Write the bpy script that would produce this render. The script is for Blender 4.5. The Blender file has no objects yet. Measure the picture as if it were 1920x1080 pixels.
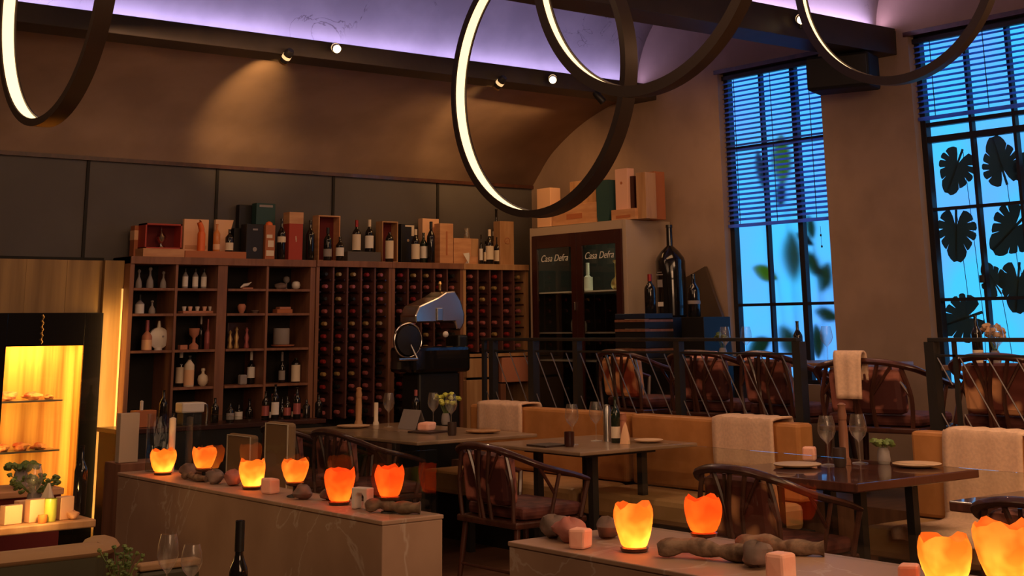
import bpy, bmesh, math, random
from math import sin, cos, pi, radians, atan2, sqrt
from mathutils import Vector, Matrix
random.seed(7)
S = bpy.context.scene
COL = S.collection

# ------------------------------------------------------------------ camera
F, CX, CY = 2604.44, 960.0, -34.25
YAW, PITCH, ROLL, HC = radians(38.219), radians(13.911), radians(-0.628), 1.45
_f = Vector((sin(YAW)*cos(PITCH), cos(YAW)*cos(PITCH), sin(PITCH)))
_r = Vector((cos(YAW), -sin(YAW), 0)); _u = _r.cross(_f)
CR = cos(ROLL)*_r + sin(ROLL)*_u
CU = -sin(ROLL)*_r + cos(ROLL)*_u
CAM = Vector((0, 0, HC))
cd = bpy.data.cameras.new('camera'); cam = bpy.data.objects.new('camera', cd); COL.objects.link(cam)
cd.sensor_width = 36; cd.lens = F/1920*36; cd.shift_y = -(540-CY)/1920; cd.shift_x = 0
cd.clip_start = .05; cd.clip_end = 60
cam.matrix_world = Matrix(((CR.x, CU.x, -_f.x, 0), (CR.y, CU.y, -_f.y, 0), (CR.z, CU.z, -_f.z, HC), (0, 0, 0, 1)))
S.camera = cam

def at(px, py, x=None, y=None, z=None):
    """photo pixel + one world plane -> world point (used to read positions off the photograph)"""
    d = CR*((px-CX)/F) - CU*((py-CY)/F) + _f
    t = x/d.x if x is not None else (y/d.y if y is not None else (z-HC)/d.z)
    return CAM + d*t

# ------------------------------------------------------------------ world, exposure
w = bpy.data.worlds.new('world'); S.world = w; w.use_nodes = True
bg = w.node_tree.nodes['Background']; bg.inputs[0].default_value = (1.0, .62, .42, 1); bg.inputs[1].default_value = .022
S.view_settings.view_transform = 'Standard'; S.view_settings.look = 'None'
S.view_settings.exposure = 0.0; S.view_settings.gamma = 1; S.view_settings.use_curve_mapping = False

# ------------------------------------------------------------------ room lights and added fills
def area(name, loc, direction, sx, sy, power, col, spread=180):
    l = bpy.data.lights.new(name, 'AREA'); l.shape = 'RECTANGLE'; l.size = sx; l.size_y = sy
    l.energy = power; l.color = col; l.spread = radians(spread)
    o = bpy.data.objects.new(name, l); COL.objects.link(o); o.location = loc
    o.rotation_euler = Vector(direction).to_track_quat('-Z', 'Y').to_euler()
    return o
def spot(name, loc, target, power, col, size=50, blend=.8, rad=.03):
    l = bpy.data.lights.new(name, 'SPOT'); l.energy = power; l.color = col; l.spot_size = radians(size)
    l.spot_blend = blend; l.shadow_soft_size = rad
    o = bpy.data.objects.new(name, l); COL.objects.link(o); o.location = loc
    o.rotation_euler = (Vector(target)-Vector(loc)).to_track_quat('-Z', 'Y').to_euler()
    return o
def point(name, loc, power, col, rad=.02):
    l = bpy.data.lights.new(name, 'POINT'); l.energy = power; l.color = col; l.shadow_soft_size = rad
    o = bpy.data.objects.new(name, l); COL.objects.link(o); o.location = loc
    return o
WARM = (1, .57, .31); AMBER = (1, .50, .18)
spot('bench_fill_spot', (5.0, 6.05, 3.3), (6.4, 5.95, .8), 55, WARM, 50, 1, .05)  # unseen spots added to brighten the blankets on the bench backs
spot('bench_fill_spot', (4.9, 6.05, 3.3), (6.3, 8.25, .8), 50, WARM, 50, 1, .05)
spot('bench_fill_spot', (5.0, 3.7, 3.3), (6.35, 4.35, .8), 60, WARM, 55, 1, .05)
def strip(name, loc, L, sy, direction, power, col):       # long axis along X
    l = bpy.data.lights.new(name, 'AREA'); l.shape = 'RECTANGLE'; l.size = L; l.size_y = sy; l.energy = power; l.color = col
    o = bpy.data.objects.new(name, l); COL.objects.link(o); o.location = loc
    zc = -Vector(direction).normalized(); xc = Vector((1, 0, 0)); yc = zc.cross(xc).normalized(); xc = yc.cross(zc)
    o.rotation_euler = Matrix((xc, yc, zc)).transposed().to_euler(); return o
# cove LED strips lying on the ledges of the two cross beams, shining up the vaults
strip('cove_led', (5.35, 8.83, 3.50), 6.0, .03, (0, -.10, 1), 15, (.60, .47, 1.0))
strip('cove_led', (5.35, 6.24, 3.555), 6.0, .03, (0, -.10, 1), 20, (.8, .55, 1))
# added warm area fills, standing for rings and downlights out of view
area('warm_fill', (3.9, 2.2, 3.3), (.35, .35, -1), 2.6, 2.6, 48, WARM)
area('warm_fill', (1.8, -1.8, 2.7), (.6, .8, -.22), 2.6, 1.6, 98, WARM)  # frontal fill behind the camera, added to lift the front faces
area('warm_fill', (6.6, 3.2, 3.3), (0, .2, -1), 1.4, 1.4, 40, WARM)
area('warm_fill', (1.2, 5.6, 3.3), (.2, .3, -1), 2.6, 2.6, 34, WARM)
area('warm_fill', (4.6, 8.2, 3.25), (.1, .6, -1), 2.4, .5, 10, (1, .55, .30))
area('warm_fill', (7.1, 7.6, 3.25), (.1, .3, -1), 1.6, .5, 10, (1, .52, .24))

# ------------------------------------------------------------------ materials
def mat(name, col, rough=.6, metal=0, col2=None, scale=6, stretch=(1, 1, 1), bump=0, detail=4, emit=None, es=0,
        coat=0, trans=0, ior=1.45, thr=(.4, .6), spec=.5, alpha=1, wave=False):
    m = bpy.data.materials.new(name); m.use_nodes = True
    nt = m.node_tree; b = nt.nodes['Principled BSDF']
    b.inputs['Base Color'].default_value = (*col, 1); b.inputs['Roughness'].default_value = rough
    b.inputs['Metallic'].default_value = metal; b.inputs['Coat Weight'].default_value = coat
    b.inputs['Transmission Weight'].default_value = trans; b.inputs['IOR'].default_value = ior
    b.inputs['Specular IOR Level'].default_value = spec; b.inputs['Alpha'].default_value = alpha
    if emit: b.inputs['Emission Color'].default_value = (*emit, 1); b.inputs['Emission Strength'].default_value = es
    if col2 or bump:
        tc = nt.nodes.new('ShaderNodeTexCoord'); mp = nt.nodes.new('ShaderNodeMapping'); mp.inputs['Scale'].default_value = stretch
        nt.links.new(tc.outputs['Object'], mp.inputs[0])
        if wave:
            n = nt.nodes.new('ShaderNodeTexWave'); n.inputs['Scale'].default_value = scale; n.inputs['Distortion'].default_value = 4
            n.inputs['Detail'].default_value = detail
        else:
            n = nt.nodes.new('ShaderNodeTexNoise'); n.inputs['Scale'].default_value = scale; n.inputs['Detail'].default_value = detail
        nt.links.new(mp.outputs[0], n.inputs['Vector'])
        if col2:
            r = nt.nodes.new('ShaderNodeValToRGB'); r.color_ramp.elements[0].position = thr[0]; r.color_ramp.elements[1].position = thr[1]
            r.color_ramp.elements[0].color = (*col, 1); r.color_ramp.elements[1].color = (*col2, 1)
            nt.links.new(n.outputs[0], r.inputs[0]); nt.links.new(r.outputs[0], b.inputs['Base Color'])
        if bump:
            bp = nt.nodes.new('ShaderNodeBump'); bp.inputs['Strength'].default_value = bump; bp.inputs['Distance'].default_value = .01
            nt.links.new(n.outputs[0], bp.inputs['Height']); nt.links.new(bp.outputs[0], b.inputs['Normal'])
    return m
def ramp4(node, stops):
    cr = node.color_ramp; cr.elements[1].position = stops[-1][0]; cr.elements[1].color = (stops[-1][1],)*3+(1,)
    cr.elements[0].position = stops[0][0]; cr.elements[0].color = (stops[0][1],)*3+(1,)
    for p_, c_ in stops[1:-1]: e_ = cr.elements.new(p_); e_.color = (c_, c_, c_, 1)
M = {}
M['plaster'] = mat('brown_plaster', (.36, .25, .18), .85, col2=(.43, .30, .215), scale=2.2, bump=.15, detail=8)
M['vault'] = mat('grey_plaster', (.40, .37, .36), .8, col2=(.50, .47, .45), scale=2, bump=.1, detail=8)
# dark hairline cracks on the pale vault plaster
_nt = M['vault'].node_tree; _b = _nt.nodes['Principled BSDF']; _rp = [n for n in _nt.nodes if n.type == 'VALTORGB'][0]
_mp = [n for n in _nt.nodes if n.type == 'MAPPING'][0]
_ns = _nt.nodes.new('ShaderNodeTexNoise'); _ns.inputs['Scale'].default_value = 1.6; _ns.inputs['Detail'].default_value = 9; _ns.inputs['Distortion'].default_value = 2.2
_nt.links.new(_mp.outputs[0], _ns.inputs['Vector'])
_cr = _nt.nodes.new('ShaderNodeValToRGB')
ramp4(_cr, ((.494, 0), (.4990, 1), (.5010, 1), (.506, 0)))
_nt.links.new(_ns.outputs[0], _cr.inputs[0])
_ms = _nt.nodes.new('ShaderNodeTexNoise'); _ms.inputs['Scale'].default_value = 1.1; _nt.links.new(_mp.outputs[0], _ms.inputs['Vector'])
_m2 = _nt.nodes.new('ShaderNodeValToRGB'); _m2.color_ramp.elements[0].position = .52; _m2.color_ramp.elements[1].position = .58
_nt.links.new(_ms.outputs[0], _m2.inputs[0])
_mu = _nt.nodes.new('ShaderNodeMath'); _mu.operation = 'MULTIPLY'; _nt.links.new(_cr.outputs[0], _mu.inputs[0]); _nt.links.new(_m2.outputs[0], _mu.inputs[1])
_mu2 = _nt.nodes.new('ShaderNodeMath'); _mu2.operation = 'MULTIPLY'; _mu2.inputs[1].default_value = .75; _nt.links.new(_mu.outputs[0], _mu2.inputs[0])
_mx = _nt.nodes.new('ShaderNodeMixRGB'); _mx.inputs[2].default_value = (.08, .06, .06, 1)
_nt.links.new(_mu2.outputs[0], _mx.inputs[0]); _nt.links.new(_rp.outputs[0], _mx.inputs[1]); _nt.links.new(_mx.outputs[0], _b.inputs['Base Color'])
M['panel'] = mat('dark_panel', (.085, .075, .072), .55, col2=(.10, .09, .085), scale=1.5)
M['seam'] = mat('seam_black', (.01, .009, .008), .7)
M['beam'] = mat('beam_bronze', (.045, .032, .022), .5, col2=(.06, .042, .028), scale=3)
M['floor'] = mat('floor_wood', (.10, .045, .025), .35, col2=(.16, .075, .04), scale=2, stretch=(1, 9, 1))
M['wood_red'] = mat('reddish_wood', (.20, .085, .05), .5, col2=(.27, .12, .07), scale=3, stretch=(6, 6, .6))
M['rack_div'] = mat('rack_divider_wood', (.11, .045, .04), .5, col2=(.15, .06, .05), scale=3, stretch=(6, 6, .6))
M['wood_light'] = mat('honey_wood', (.42, .22, .10), .5, col2=(.52, .30, .15), scale=3, stretch=(6, 6, .7))
M['wood_clad'] = mat('walnut_cladding', (.22, .13, .055), .5, col2=(.40, .25, .10), scale=1.4, stretch=(7, 7, .5), detail=5, thr=(.35, .65))
M['wood_dark'] = mat('dark_wood', (.05, .018, .012), .3, col2=(.085, .03, .02), scale=3, stretch=(5, 5, .8), coat=.3)
M['wood_table'] = mat('brown_table', (.22, .12, .07), .35, col2=(.30, .17, .10), scale=2, stretch=(1, 8, 1), coat=.2)
M['crate'] = mat('pine_crate', (.55, .27, .13), .6, col2=(.65, .35, .18), scale=4, stretch=(1, 1, 6))
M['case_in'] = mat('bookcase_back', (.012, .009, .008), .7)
M['black'] = mat('black_paint', (.012, .011, .011), .45)
M['black_gloss'] = mat('black_gloss', (.010, .009, .010), .12, coat=.4)
M['iron'] = mat('dark_iron', (.035, .032, .030), .45, metal=.3)
M['chrome'] = mat('chrome', (.62, .60, .58), .18, metal=1)
M['steel'] = mat('brushed_steel', (.50, .49, .48), .3, metal=1)
M['brass'] = mat('brass', (.75, .50, .20), .3, metal=1)
M['stone'] = mat('grey_marble', (.34, .215, .145), .45, col2=(.40, .26, .18), scale=3, detail=10, bump=.03)
# pale veins on marble
_nt = M['stone'].node_tree; _b = _nt.nodes['Principled BSDF']; _rp = [n for n in _nt.nodes if n.type == 'VALTORGB'][0]
_mp = [n for n in _nt.nodes if n.type == 'MAPPING'][0]
_ns = _nt.nodes.new('ShaderNodeTexNoise'); _ns.inputs['Scale'].default_value = 1.3; _ns.inputs['Detail'].default_value = 6; _ns.inputs['Distortion'].default_value = 1.2
_nt.links.new(_mp.outputs[0], _ns.inputs['Vector'])
_cr = _nt.nodes.new('ShaderNodeValToRGB')
ramp4(_cr, ((.492, 0), (.4985, 1), (.5015, 1), (.508, 0)))
_nt.links.new(_ns.outputs[0], _cr.inputs[0])
_mu2 = _nt.nodes.new('ShaderNodeMath'); _mu2.operation = 'MULTIPLY'; _mu2.inputs[1].default_value = .34; _nt.links.new(_cr.outputs[0], _mu2.inputs[0])
_mx = _nt.nodes.new('ShaderNodeMixRGB'); _mx.inputs[2].default_value = (.68, .62, .55, 1)
_nt.links.new(_mu2.outputs[0], _mx.inputs[0]); _nt.links.new(_rp.outputs[0], _mx.inputs[1]); _nt.links.new(_mx.outputs[0], _b.inputs['Base Color'])
M['cream'] = mat('cream_laminate', (.62, .47, .32), .6)
M['mahogany'] = mat('mahogany', (.045, .012, .010), .35, coat=.2)
M['leather'] = mat('tan_leather', (.48, .21, .065), .45, col2=(.55, .25, .085), scale=8, bump=.08)
M['leather_seat'] = mat('olive_tan_leather', (.46, .27, .11), .45, col2=(.52, .31, .14), scale=8, bump=.08)
M['green_leather'] = mat('dark_green_leather', (.05, .05, .028), .5)
M['towel'] = mat('cream_wool', (.80, .55, .38), .95, col2=(.72, .49, .34), scale=60, bump=.12)
M['floral'] = mat('floral_cushion', (.06, .012, .010), .7, col2=(.40, .14, .10), scale=8, detail=2, thr=(.48, .58))
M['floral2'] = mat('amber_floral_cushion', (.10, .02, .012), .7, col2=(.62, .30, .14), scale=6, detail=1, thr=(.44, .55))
M['floral_lit'] = mat('lamplit_amber_floral', (.30, .05, .02), .7, col2=(.90, .45, .20), scale=7, detail=1, thr=(.40, .52))  # brighter copy of the amber floral, lamp light put into the colour
M['seat_fab'] = mat('wine_seat_fabric', (.07, .018, .016), .7, col2=(.15, .045, .035), scale=14, detail=1)
M['pink'] = mat('pink_salt', (.85, .42, .30), .5, col2=(.92, .55, .42), scale=9, bump=.2, emit=(1, .30, .14), es=.05)
M['rock'] = mat('grey_rock', (.12, .085, .07), .8, col2=(.22, .15, .13), scale=9, bump=.5)
M['rose_rock'] = mat('rose_rock', (.35, .12, .10), .8, col2=(.45, .2, .17), scale=9, bump=.5)
M['drift'] = mat('driftwood', (.12, .075, .05), .8, col2=(.24, .16, .11), scale=6, stretch=(1, 6, 6), bump=.5)
M['wine'] = mat('dark_wine_glass_bottle', (.010, .008, .007), .12, coat=.5)
M['wine_green'] = mat('green_bottle_glass', (.012, .022, .012), .12, coat=.5)
M['cream_label'] = mat('cream_paper', (.78, .66, .50), .7)
M['white_label'] = mat('white_paper', (.80, .76, .70), .7)
M['grey_label'] = mat('grey_paper', (.30, .27, .26), .7)
M['red_foil'] = mat('red_foil', (.35, .03, .03), .35, metal=.4)
M['rose_foil'] = mat('rose_foil', (.42, .12, .12), .35, metal=.3)
M['gold_foil'] = mat('gold_foil', (.60, .40, .16), .35, metal=.6)
M['orange'] = mat('orange_lacquer', (.85, .16, .03), .4)
M['amber'] = mat('amber_glass', (.70, .25, .07), .2)
M['peach'] = mat('peach_card', (.86, .52, .30), .7)
M['teal'] = mat('teal_card', (.022, .07, .07), .6)
M['redbox'] = mat('red_card', (.42, .05, .03), .6)
M['maroon'] = mat('maroon_velvet', (.13, .012, .012), .8)
M['pinkbox'] = mat('pale_pink_card', (.85, .50, .36), .7)
M['rust'] = mat('rust_card', (.45, .15, .06), .6)
M['white'] = mat('white_ceramic', (.75, .70, .64), .35)
M['terracotta'] = mat('terracotta', (.50, .20, .12), .6)
M['leaf'] = mat('leaf_green', (.10, .16, .04), .5, col2=(.2, .26, .07), scale=9)
M['leaf_back'] = mat('monstera_leaf', (.10, .17, .14), .6)
M['leaf_lime'] = mat('banana_leaf', (.14, .26, .02), .6)
for _k in ('leaf_lime', 'leaf_back', 'leaf'):
    if _k == 'leaf': M['leaf_thin'] = mat('thin_leaf', (.08, .16, .06), .6); _k = 'leaf_thin'
    _nt = M[_k].node_tree; _b = _nt.nodes['Principled BSDF']; _tr = _nt.nodes.new('ShaderNodeBsdfTranslucent')
    _tr.inputs[0].default_value = {'leaf_lime': (.75, .62, .05, 1), 'leaf_back': (.16, .14, .11, 1), 'leaf_thin': (.25, .28, .12, 1)}[_k]
    _ms = _nt.nodes.new('ShaderNodeMixShader'); _ms.inputs[0].default_value = .7; _nt.links.new(_b.outputs[0], _ms.inputs[1]); _nt.links.new(_tr.outputs[0], _ms.inputs[2]); _nt.links.new(_ms.outputs[0], _nt.nodes['Material Output'].inputs[0])
M['petal'] = mat('petal', (.75, .45, .25), .6)
M['plate'] = mat('sand_stoneware', (.68, .46, .28), .45)
M['slate'] = mat('dark_slate', (.05, .03, .025), .5)
M['lime'] = mat('lime_glass', (.55, .60, .10), .15)
M['speaker'] = mat('speaker_black', (.006, .006, .007), .7)
M['blind'] = mat('blind_slat', (.20, .30, .55), .5)
_nt = M['blind'].node_tree; _b = _nt.nodes['Principled BSDF']; _tr = _nt.nodes.new('ShaderNodeBsdfTranslucent'); _tr.inputs[0].default_value = (.42, .50, .85, 1)
_ms = _nt.nodes.new('ShaderNodeMixShader'); _ms.inputs[0].default_value = .8; _nt.links.new(_b.outputs[0], _ms.inputs[1]); _nt.links.new(_tr.outputs[0], _ms.inputs[2]); _nt.links.new(_ms.outputs[0], _nt.nodes['Material Output'].inputs[0])
M['frame'] = mat('window_frame', (.012, .012, .018), .5)
M['navy'] = mat('navy_lacquer', (.012, .02, .045), .5)
M['led'] = mat('ring_led', (1, .9, .7), .5, emit=(1, .70, .36), es=1.7)
M['lampglow'] = mat('spot_glow', (1, .9, .7), .5, emit=(1, .70, .36), es=9)
M['meat'] = mat('cured_meat', (.55, .10, .05), .5, col2=(.75, .35, .15), scale=14)
M['slats_led'] = mat('blue_led', (.1, .1, 1), .5, emit=(.06, .08, 1), es=1.6)

def glassmat(name, col=(1, 1, 1), rough=0.0, ior=1.45, refl=.10):
    """thin clear pane: mostly transparent with a fresnel reflection"""
    m = bpy.data.materials.new(name); m.use_nodes = True; nt = m.node_tree; nt.nodes.remove(nt.nodes['Principled BSDF'])
    out = nt.nodes['Material Output']
    t = nt.nodes.new('ShaderNodeBsdfTransparent'); t.inputs[0].default_value = (*col, 1)
    g = nt.nodes.new('ShaderNodeBsdfGlossy'); g.inputs['Roughness'].default_value = rough
    fr = nt.nodes.new('ShaderNodeFresnel'); fr.inputs[0].default_value = ior
    mx = nt.nodes.new('ShaderNodeMixShader'); ge = nt.nodes.new('ShaderNodeNewGeometry')
    iv = nt.nodes.new('ShaderNodeMath'); iv.operation = 'SUBTRACT'; iv.inputs[0].default_value = 1; nt.links.new(ge.outputs['Backfacing'], iv.inputs[1])
    mu = nt.nodes.new('ShaderNodeMath'); mu.operation = 'MULTIPLY'; nt.links.new(fr.outputs[0], mu.inputs[0]); nt.links.new(iv.outputs[0], mu.inputs[1])
    nt.links.new(mu.outputs[0], mx.inputs[0]); nt.links.new(t.outputs[0], mx.inputs[1]); nt.links.new(g.outputs[0], mx.inputs[2])
    nt.links.new(mx.outputs[0], out.inputs[0]); return m
M['pane'] = glassmat('clear_glass_pane', (.93, .95, .93), .0, 1.45)
M['stemglass'] = glassmat('wine_glass', (.93, .93, .91), .05, 1.5)
_nt = M['stemglass'].node_tree; _mx = [n for n in _nt.nodes if n.type == 'MIX_SHADER'][0]; _o = _nt.nodes['Material Output']
_lw = _nt.nodes.new('ShaderNodeLayerWeight'); _lw.inputs[0].default_value = .22
_df = _nt.nodes.new('ShaderNodeBsdfGlossy'); _df.inputs['Roughness'].default_value = .45; _df.inputs[0].default_value = (.95, .9, .85, 1)
_m2 = _nt.nodes.new('ShaderNodeMixShader'); _mm = _nt.nodes.new('ShaderNodeMath'); _mm.operation = 'MULTIPLY_ADD'; _mm.inputs[1].default_value = .55; _mm.inputs[2].default_value = .07
_nt.links.new(_lw.outputs['Facing'], _mm.inputs[0]); _nt.links.new(_mm.outputs[0], _m2.inputs[0]); _nt.links.new(_mx.outputs[0], _m2.inputs[1]); _nt.links.new(_df.outputs[0], _m2.inputs[2]); _nt.links.new(_m2.outputs[0], _o.inputs[0])

def translucent(name, col, es, ecol, scale=12):
    m = bpy.data.materials.new(name); m.use_nodes = True; nt = m.node_tree; nt.nodes.remove(nt.nodes['Principled BSDF'])
    out = nt.nodes['Material Output']
    tr = nt.nodes.new('ShaderNodeBsdfTranslucent'); df = nt.nodes.new('ShaderNodeBsdfDiffuse'); em = nt.nodes.new('ShaderNodeEmission')
    tc = nt.nodes.new('ShaderNodeTexCoord'); n = nt.nodes.new('ShaderNodeTexNoise'); n.inputs['Scale'].default_value = scale; n.inputs['Detail'].default_value = 2
    nt.links.new(tc.outputs['Object'], n.inputs['Vector'])
    r = nt.nodes.new('ShaderNodeValToRGB'); r.color_ramp.elements[0].position = .38; r.color_ramp.elements[1].position = .62
    r.color_ramp.elements[0].color = (col[0]*.8, col[1]*.45, col[2]*.3, 1); r.color_ramp.elements[1].color = (*col, 1)
    nt.links.new(n.outputs[0], r.inputs[0]); nt.links.new(r.outputs[0], tr.inputs[0]); nt.links.new(r.outputs[0], df.inputs[0])
    em.inputs[0].default_value = (*ecol, 1); em.inputs[1].default_value = es
    m1 = nt.nodes.new('ShaderNodeMixShader'); m1.inputs[0].default_value = .25
    nt.links.new(tr.outputs[0], m1.inputs[1]); nt.links.new(df.outputs[0], m1.inputs[2])
    ad = nt.nodes.new('ShaderNodeAddShader'); nt.links.new(m1.outputs[0], ad.inputs[0]); nt.links.new(em.outputs[0], ad.inputs[1])
    nt.links.new(ad.outputs[0], out.inputs[0]); return m
M['salt'] = translucent('lit_salt_crystal', (1, .46, .12), .34, (1, .13, .012))
M['salt_red'] = translucent('lit_red_salt_crystal', (1, .22, .04), .5, (1, .07, .008))
M['backdrop'] = None

# ------------------------------------------------------------------ mesh builder
class MB:
    def __init__(s): s.v = []; s.f = []
    def add(s, vs, fs):
        o = len(s.v); s.v += [tuple(v) for v in vs]; s.f += [tuple(i+o for i in f) for f in fs]; return s
    def box(s, x0, y0, z0, x1, y1, z1, rot=0):
        vs = [(x, y, z) for z in (z0, z1) for y in (y0, y1) for x in (x0, x1)]
        if rot:
            cx, cy = (x0+x1)/2, (y0+y1)/2
            vs = [(cx+(x-cx)*cos(rot)-(y-cy)*sin(rot), cy+(x-cx)*sin(rot)+(y-cy)*cos(rot), z) for x, y, z in vs]
        return s.add(vs, [(0, 2, 3, 1), (4, 5, 7, 6), (0, 1, 5, 4), (2, 6, 7, 3), (0, 4, 6, 2), (1, 3, 7, 5)])
    def lathe(s, prof, c=(0, 0, 0), n=20, axis='z', cap=True, wob=None):
        vs = []; fs = []
        for i, (r, z) in enumerate(prof):
            for k in range(n):
                a = 2*pi*k/n; rr = r*(wob(a, z) if wob else 1)
                p = (rr*cos(a), rr*sin(a), z)
                if axis == 'x': p = (z, rr*cos(a), rr*sin(a))
                if axis == 'y': p = (rr*cos(a), z, rr*sin(a))
                vs.append((c[0]+p[0], c[1]+p[1], c[2]+p[2]))
        for i in range(len(prof)-1):
            for k in range(n):
                a, b = i*n+k, i*n+(k+1) % n
                fs.append((a, b, b+n, a+n))
        if cap:
            fs.append(tuple(range(n-1, -1, -1))); fs.append(tuple((len(prof)-1)*n+k for k in range(n)))
        return s.add(vs, fs)
    def tube(s, pts, r, n=8, closed=False, flat=1.0):
        pts = [Vector(p) for p in pts]; N = len(pts); vs = []; fs = []
        for i, p in enumerate(pts):
            a = pts[(i-1) % N] if (closed or i > 0) else p; b = pts[(i+1) % N] if (closed or i < N-1) else p
            t = (b-a).normalized(); up = Vector((0, 0, 1)) if abs(t.z) < .9 else Vector((1, 0, 0))
            u = t.cross(up).normalized(); v2 = u.cross(t).normalized()
            rr = r[i] if isinstance(r, (list, tuple)) else r
            for k in range(n):
                an = 2*pi*k/n; vs.append(p + u*cos(an)*rr + v2*sin(an)*rr*flat)
        for i in range(N if closed else N-1):
            for k in range(n):
                a, b = i*n+k, i*n+(k+1) % n; c, d = ((i+1) % N)*n+(k+1) % n, ((i+1) % N)*n+k
                fs.append((a, b, c, d))
        if not closed: fs.append(tuple(range(n-1, -1, -1))); fs.append(tuple((N-1)*n+k for k in range(n)))
        return s.add(vs, fs)
    def prism(s, poly, axis, a, b):
        """poly 2D outline extruded along axis from a to b. axis x: poly=(y,z); y: (x,z); z: (x,y)"""
        n = len(poly)
        def P(p, t): return {'x': (t, p[0], p[1]), 'y': (p[0], t, p[1]), 'z': (p[0], p[1], t)}[axis]
        vs = [P(p, a) for p in poly]+[P(p, b) for p in poly]
        fs = [tuple(range(n-1, -1, -1)), tuple(range(n, 2*n))]+[(i, (i+1) % n, (i+1) % n+n, i+n) for i in range(n)]
        return s.add(vs, fs)
    def blob(s, c, rx, ry, rz, seed=0, amp=.18, n=12, m=8):
        rnd = random.Random(seed); ph = [rnd.uniform(0, 6.28) for _ in range(6)]
        vs = []; fs = []
        for i in range(m+1):
            th = pi*i/m
            for k in range(n):
                a = 2*pi*k/n
                q = 1+amp*(sin(2*a+ph[0]+th*2)+.6*sin(3*a+ph[1]-th*3)+.4*sin(5*th+ph[2]))*.5
                vs.append((c[0]+rx*q*sin(th)*cos(a), c[1]+ry*q*sin(th)*sin(a), c[2]+rz*q*cos(th)))
        for i in range(m):
            for k in range(n):
                a, b = i*n+k, i*n+(k+1) % n; fs.append((a, a+n, b+n, b))
        return s.add(vs, fs)
    def build(s, name, m, parent=None, smooth=False, bevel=0, loc=None, rz=0, sub=0, solid=0):
        me = bpy.data.meshes.new(name); me.from_pydata(s.v, [], s.f); me.materials.append(M[m] if isinstance(m, str) else m)
        bm = bmesh.new(); bm.from_mesh(me); bmesh.ops.remove_doubles(bm, verts=bm.verts, dist=1e-5)
        bmesh.ops.recalc_face_normals(bm, faces=bm.faces); bm.to_mesh(me); bm.free()
        if smooth:
            for p in me.polygons: p.use_smooth = True
            try: me.set_sharp_from_angle(angle=radians(45))
            except Exception: pass
        o = bpy.data.objects.new(name, me); COL.objects.link(o)
        if loc is not None: o.location = loc
        o.rotation_euler.z = rz
        if parent: o.parent = parent
        if solid: md = o.modifiers.new('s', 'SOLIDIFY'); md.thickness = solid; md.offset = 0
        if bevel: md = o.modifiers.new('b', 'BEVEL'); md.width = bevel; md.segments = 2; md.limit_method = 'ANGLE'
        if sub: md = o.modifiers.new('u', 'SUBSURF'); md.levels = sub; md.render_levels = sub
        return o

def tag(o, label=None, cat=None, group=None, kind=None):
    if label: o['label'] = label
    if cat: o['category'] = cat
    if group: o['group'] = group
    if kind: o['kind'] = kind
    return o
def thing(name, loc, label, cat, group=None, rz=0, sc=1):
    o = bpy.data.objects.new(name, None); COL.objects.link(o); o.location = loc; o.rotation_euler.z = rz; o.scale = (sc,)*3
    o.empty_display_size = .05
    return tag(o, label, cat, group)
def kids(o): return [c for c in bpy.data.objects if c.parent == o]
def dup(o, loc, rz=None, label=None, group=None, sc=None, parent=None):
    c = o.copy(); COL.objects.link(c)
    if parent is not None: c.parent = parent
    else:
        c.location = loc
        if rz is not None: c.rotation_euler.z = rz
        if sc is not None: c.scale = (sc,)*3 if not isinstance(sc, tuple) else sc
    if label: c['label'] = label
    if group: c['group'] = group
    for ch in KID.get(o.name) or KID.setdefault(o.name, kids(o)):
        dup(ch, None, parent=c)
    return c
KID = {}
def struct(o): o['kind'] = 'structure'; return o
def text_obj(txt, name, m, parent, loc, rot, size, shear=0, ext=.0008):
    cu = bpy.data.curves.new('t', 'FONT'); cu.body = txt; cu.size = size; cu.extrude = ext; cu.shear = shear; cu.align_x = 'CENTER'
    t = bpy.data.objects.new('t', cu); COL.objects.link(t)
    dg = bpy.context.evaluated_depsgraph_get(); me = bpy.data.meshes.new_from_object(t.evaluated_get(dg))
    bpy.data.objects.remove(t); me.materials.clear(); me.materials.append(M[m])
    o = bpy.data.objects.new(name, me); COL.objects.link(o); o.location = loc; o.rotation_euler = rot
    if parent: o.parent = parent
    return o

# ================================================================== SETTING
XW, YK, YB, ZP = 8.4, 10.4, 10.05, .45         # window wall, back wall, bookcase front, platform height
struct(MB().box(-1, -1, -.1, 9, 10.8, 0).build('floor', 'floor'))
struct(MB().box(6.62, 1.5, .0005, XW-.001, 9.86, ZP).build('floor_platform', 'floor'))
# back wall with the dark panel band, seams and rails
struct(MB().box(0, YK, 0, XW, YK+.2, 2.75).build('wall_back', 'panel'))
tr = MB()
for px in (161, 405, 624, 820):
    x = at(px, 380, y=YK).x; tr.box(x-.012, YK-.012, 1.985, x+.012, YK-.0005, 2.72)
tr.box(2.0, YK-.012, 1.955, 4.2, YK-.0005, 1.985)
struct(tr.build('trim_1', 'seam'))
struct(MB().box(0, YK-.035, 2.715, XW-.002, YK-.0005, 2.745).build('trim_2', 'wood_dark'))
# window wall with two openings
W1 = (6.85, 7.92); W2 = (4.84, 6.02); WT, WB = 3.475, 1.0
wl = MB()
for y0, y1 in ((-1, W2[0]), (W2[1], W1[0]), (W1[1], YK+.2)): wl.box(XW, y0, 0, XW+.15, y1, 4.9)
for a, b in (W1, W2): wl.box(XW, a, WT, XW+.15, b, 4.9); wl.box(XW, a, 0, XW+.15, b, WB)
struct(wl.build('wall_right', 'plaster'))
for i, (a, b) in enumerate((W1, W2)):
    struct(MB().box(XW-.012, a-.03, WT-.012, XW+.05, b+.03, WT+.022).build('trim_%d' % (3+i), 'wood_dark'))
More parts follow.
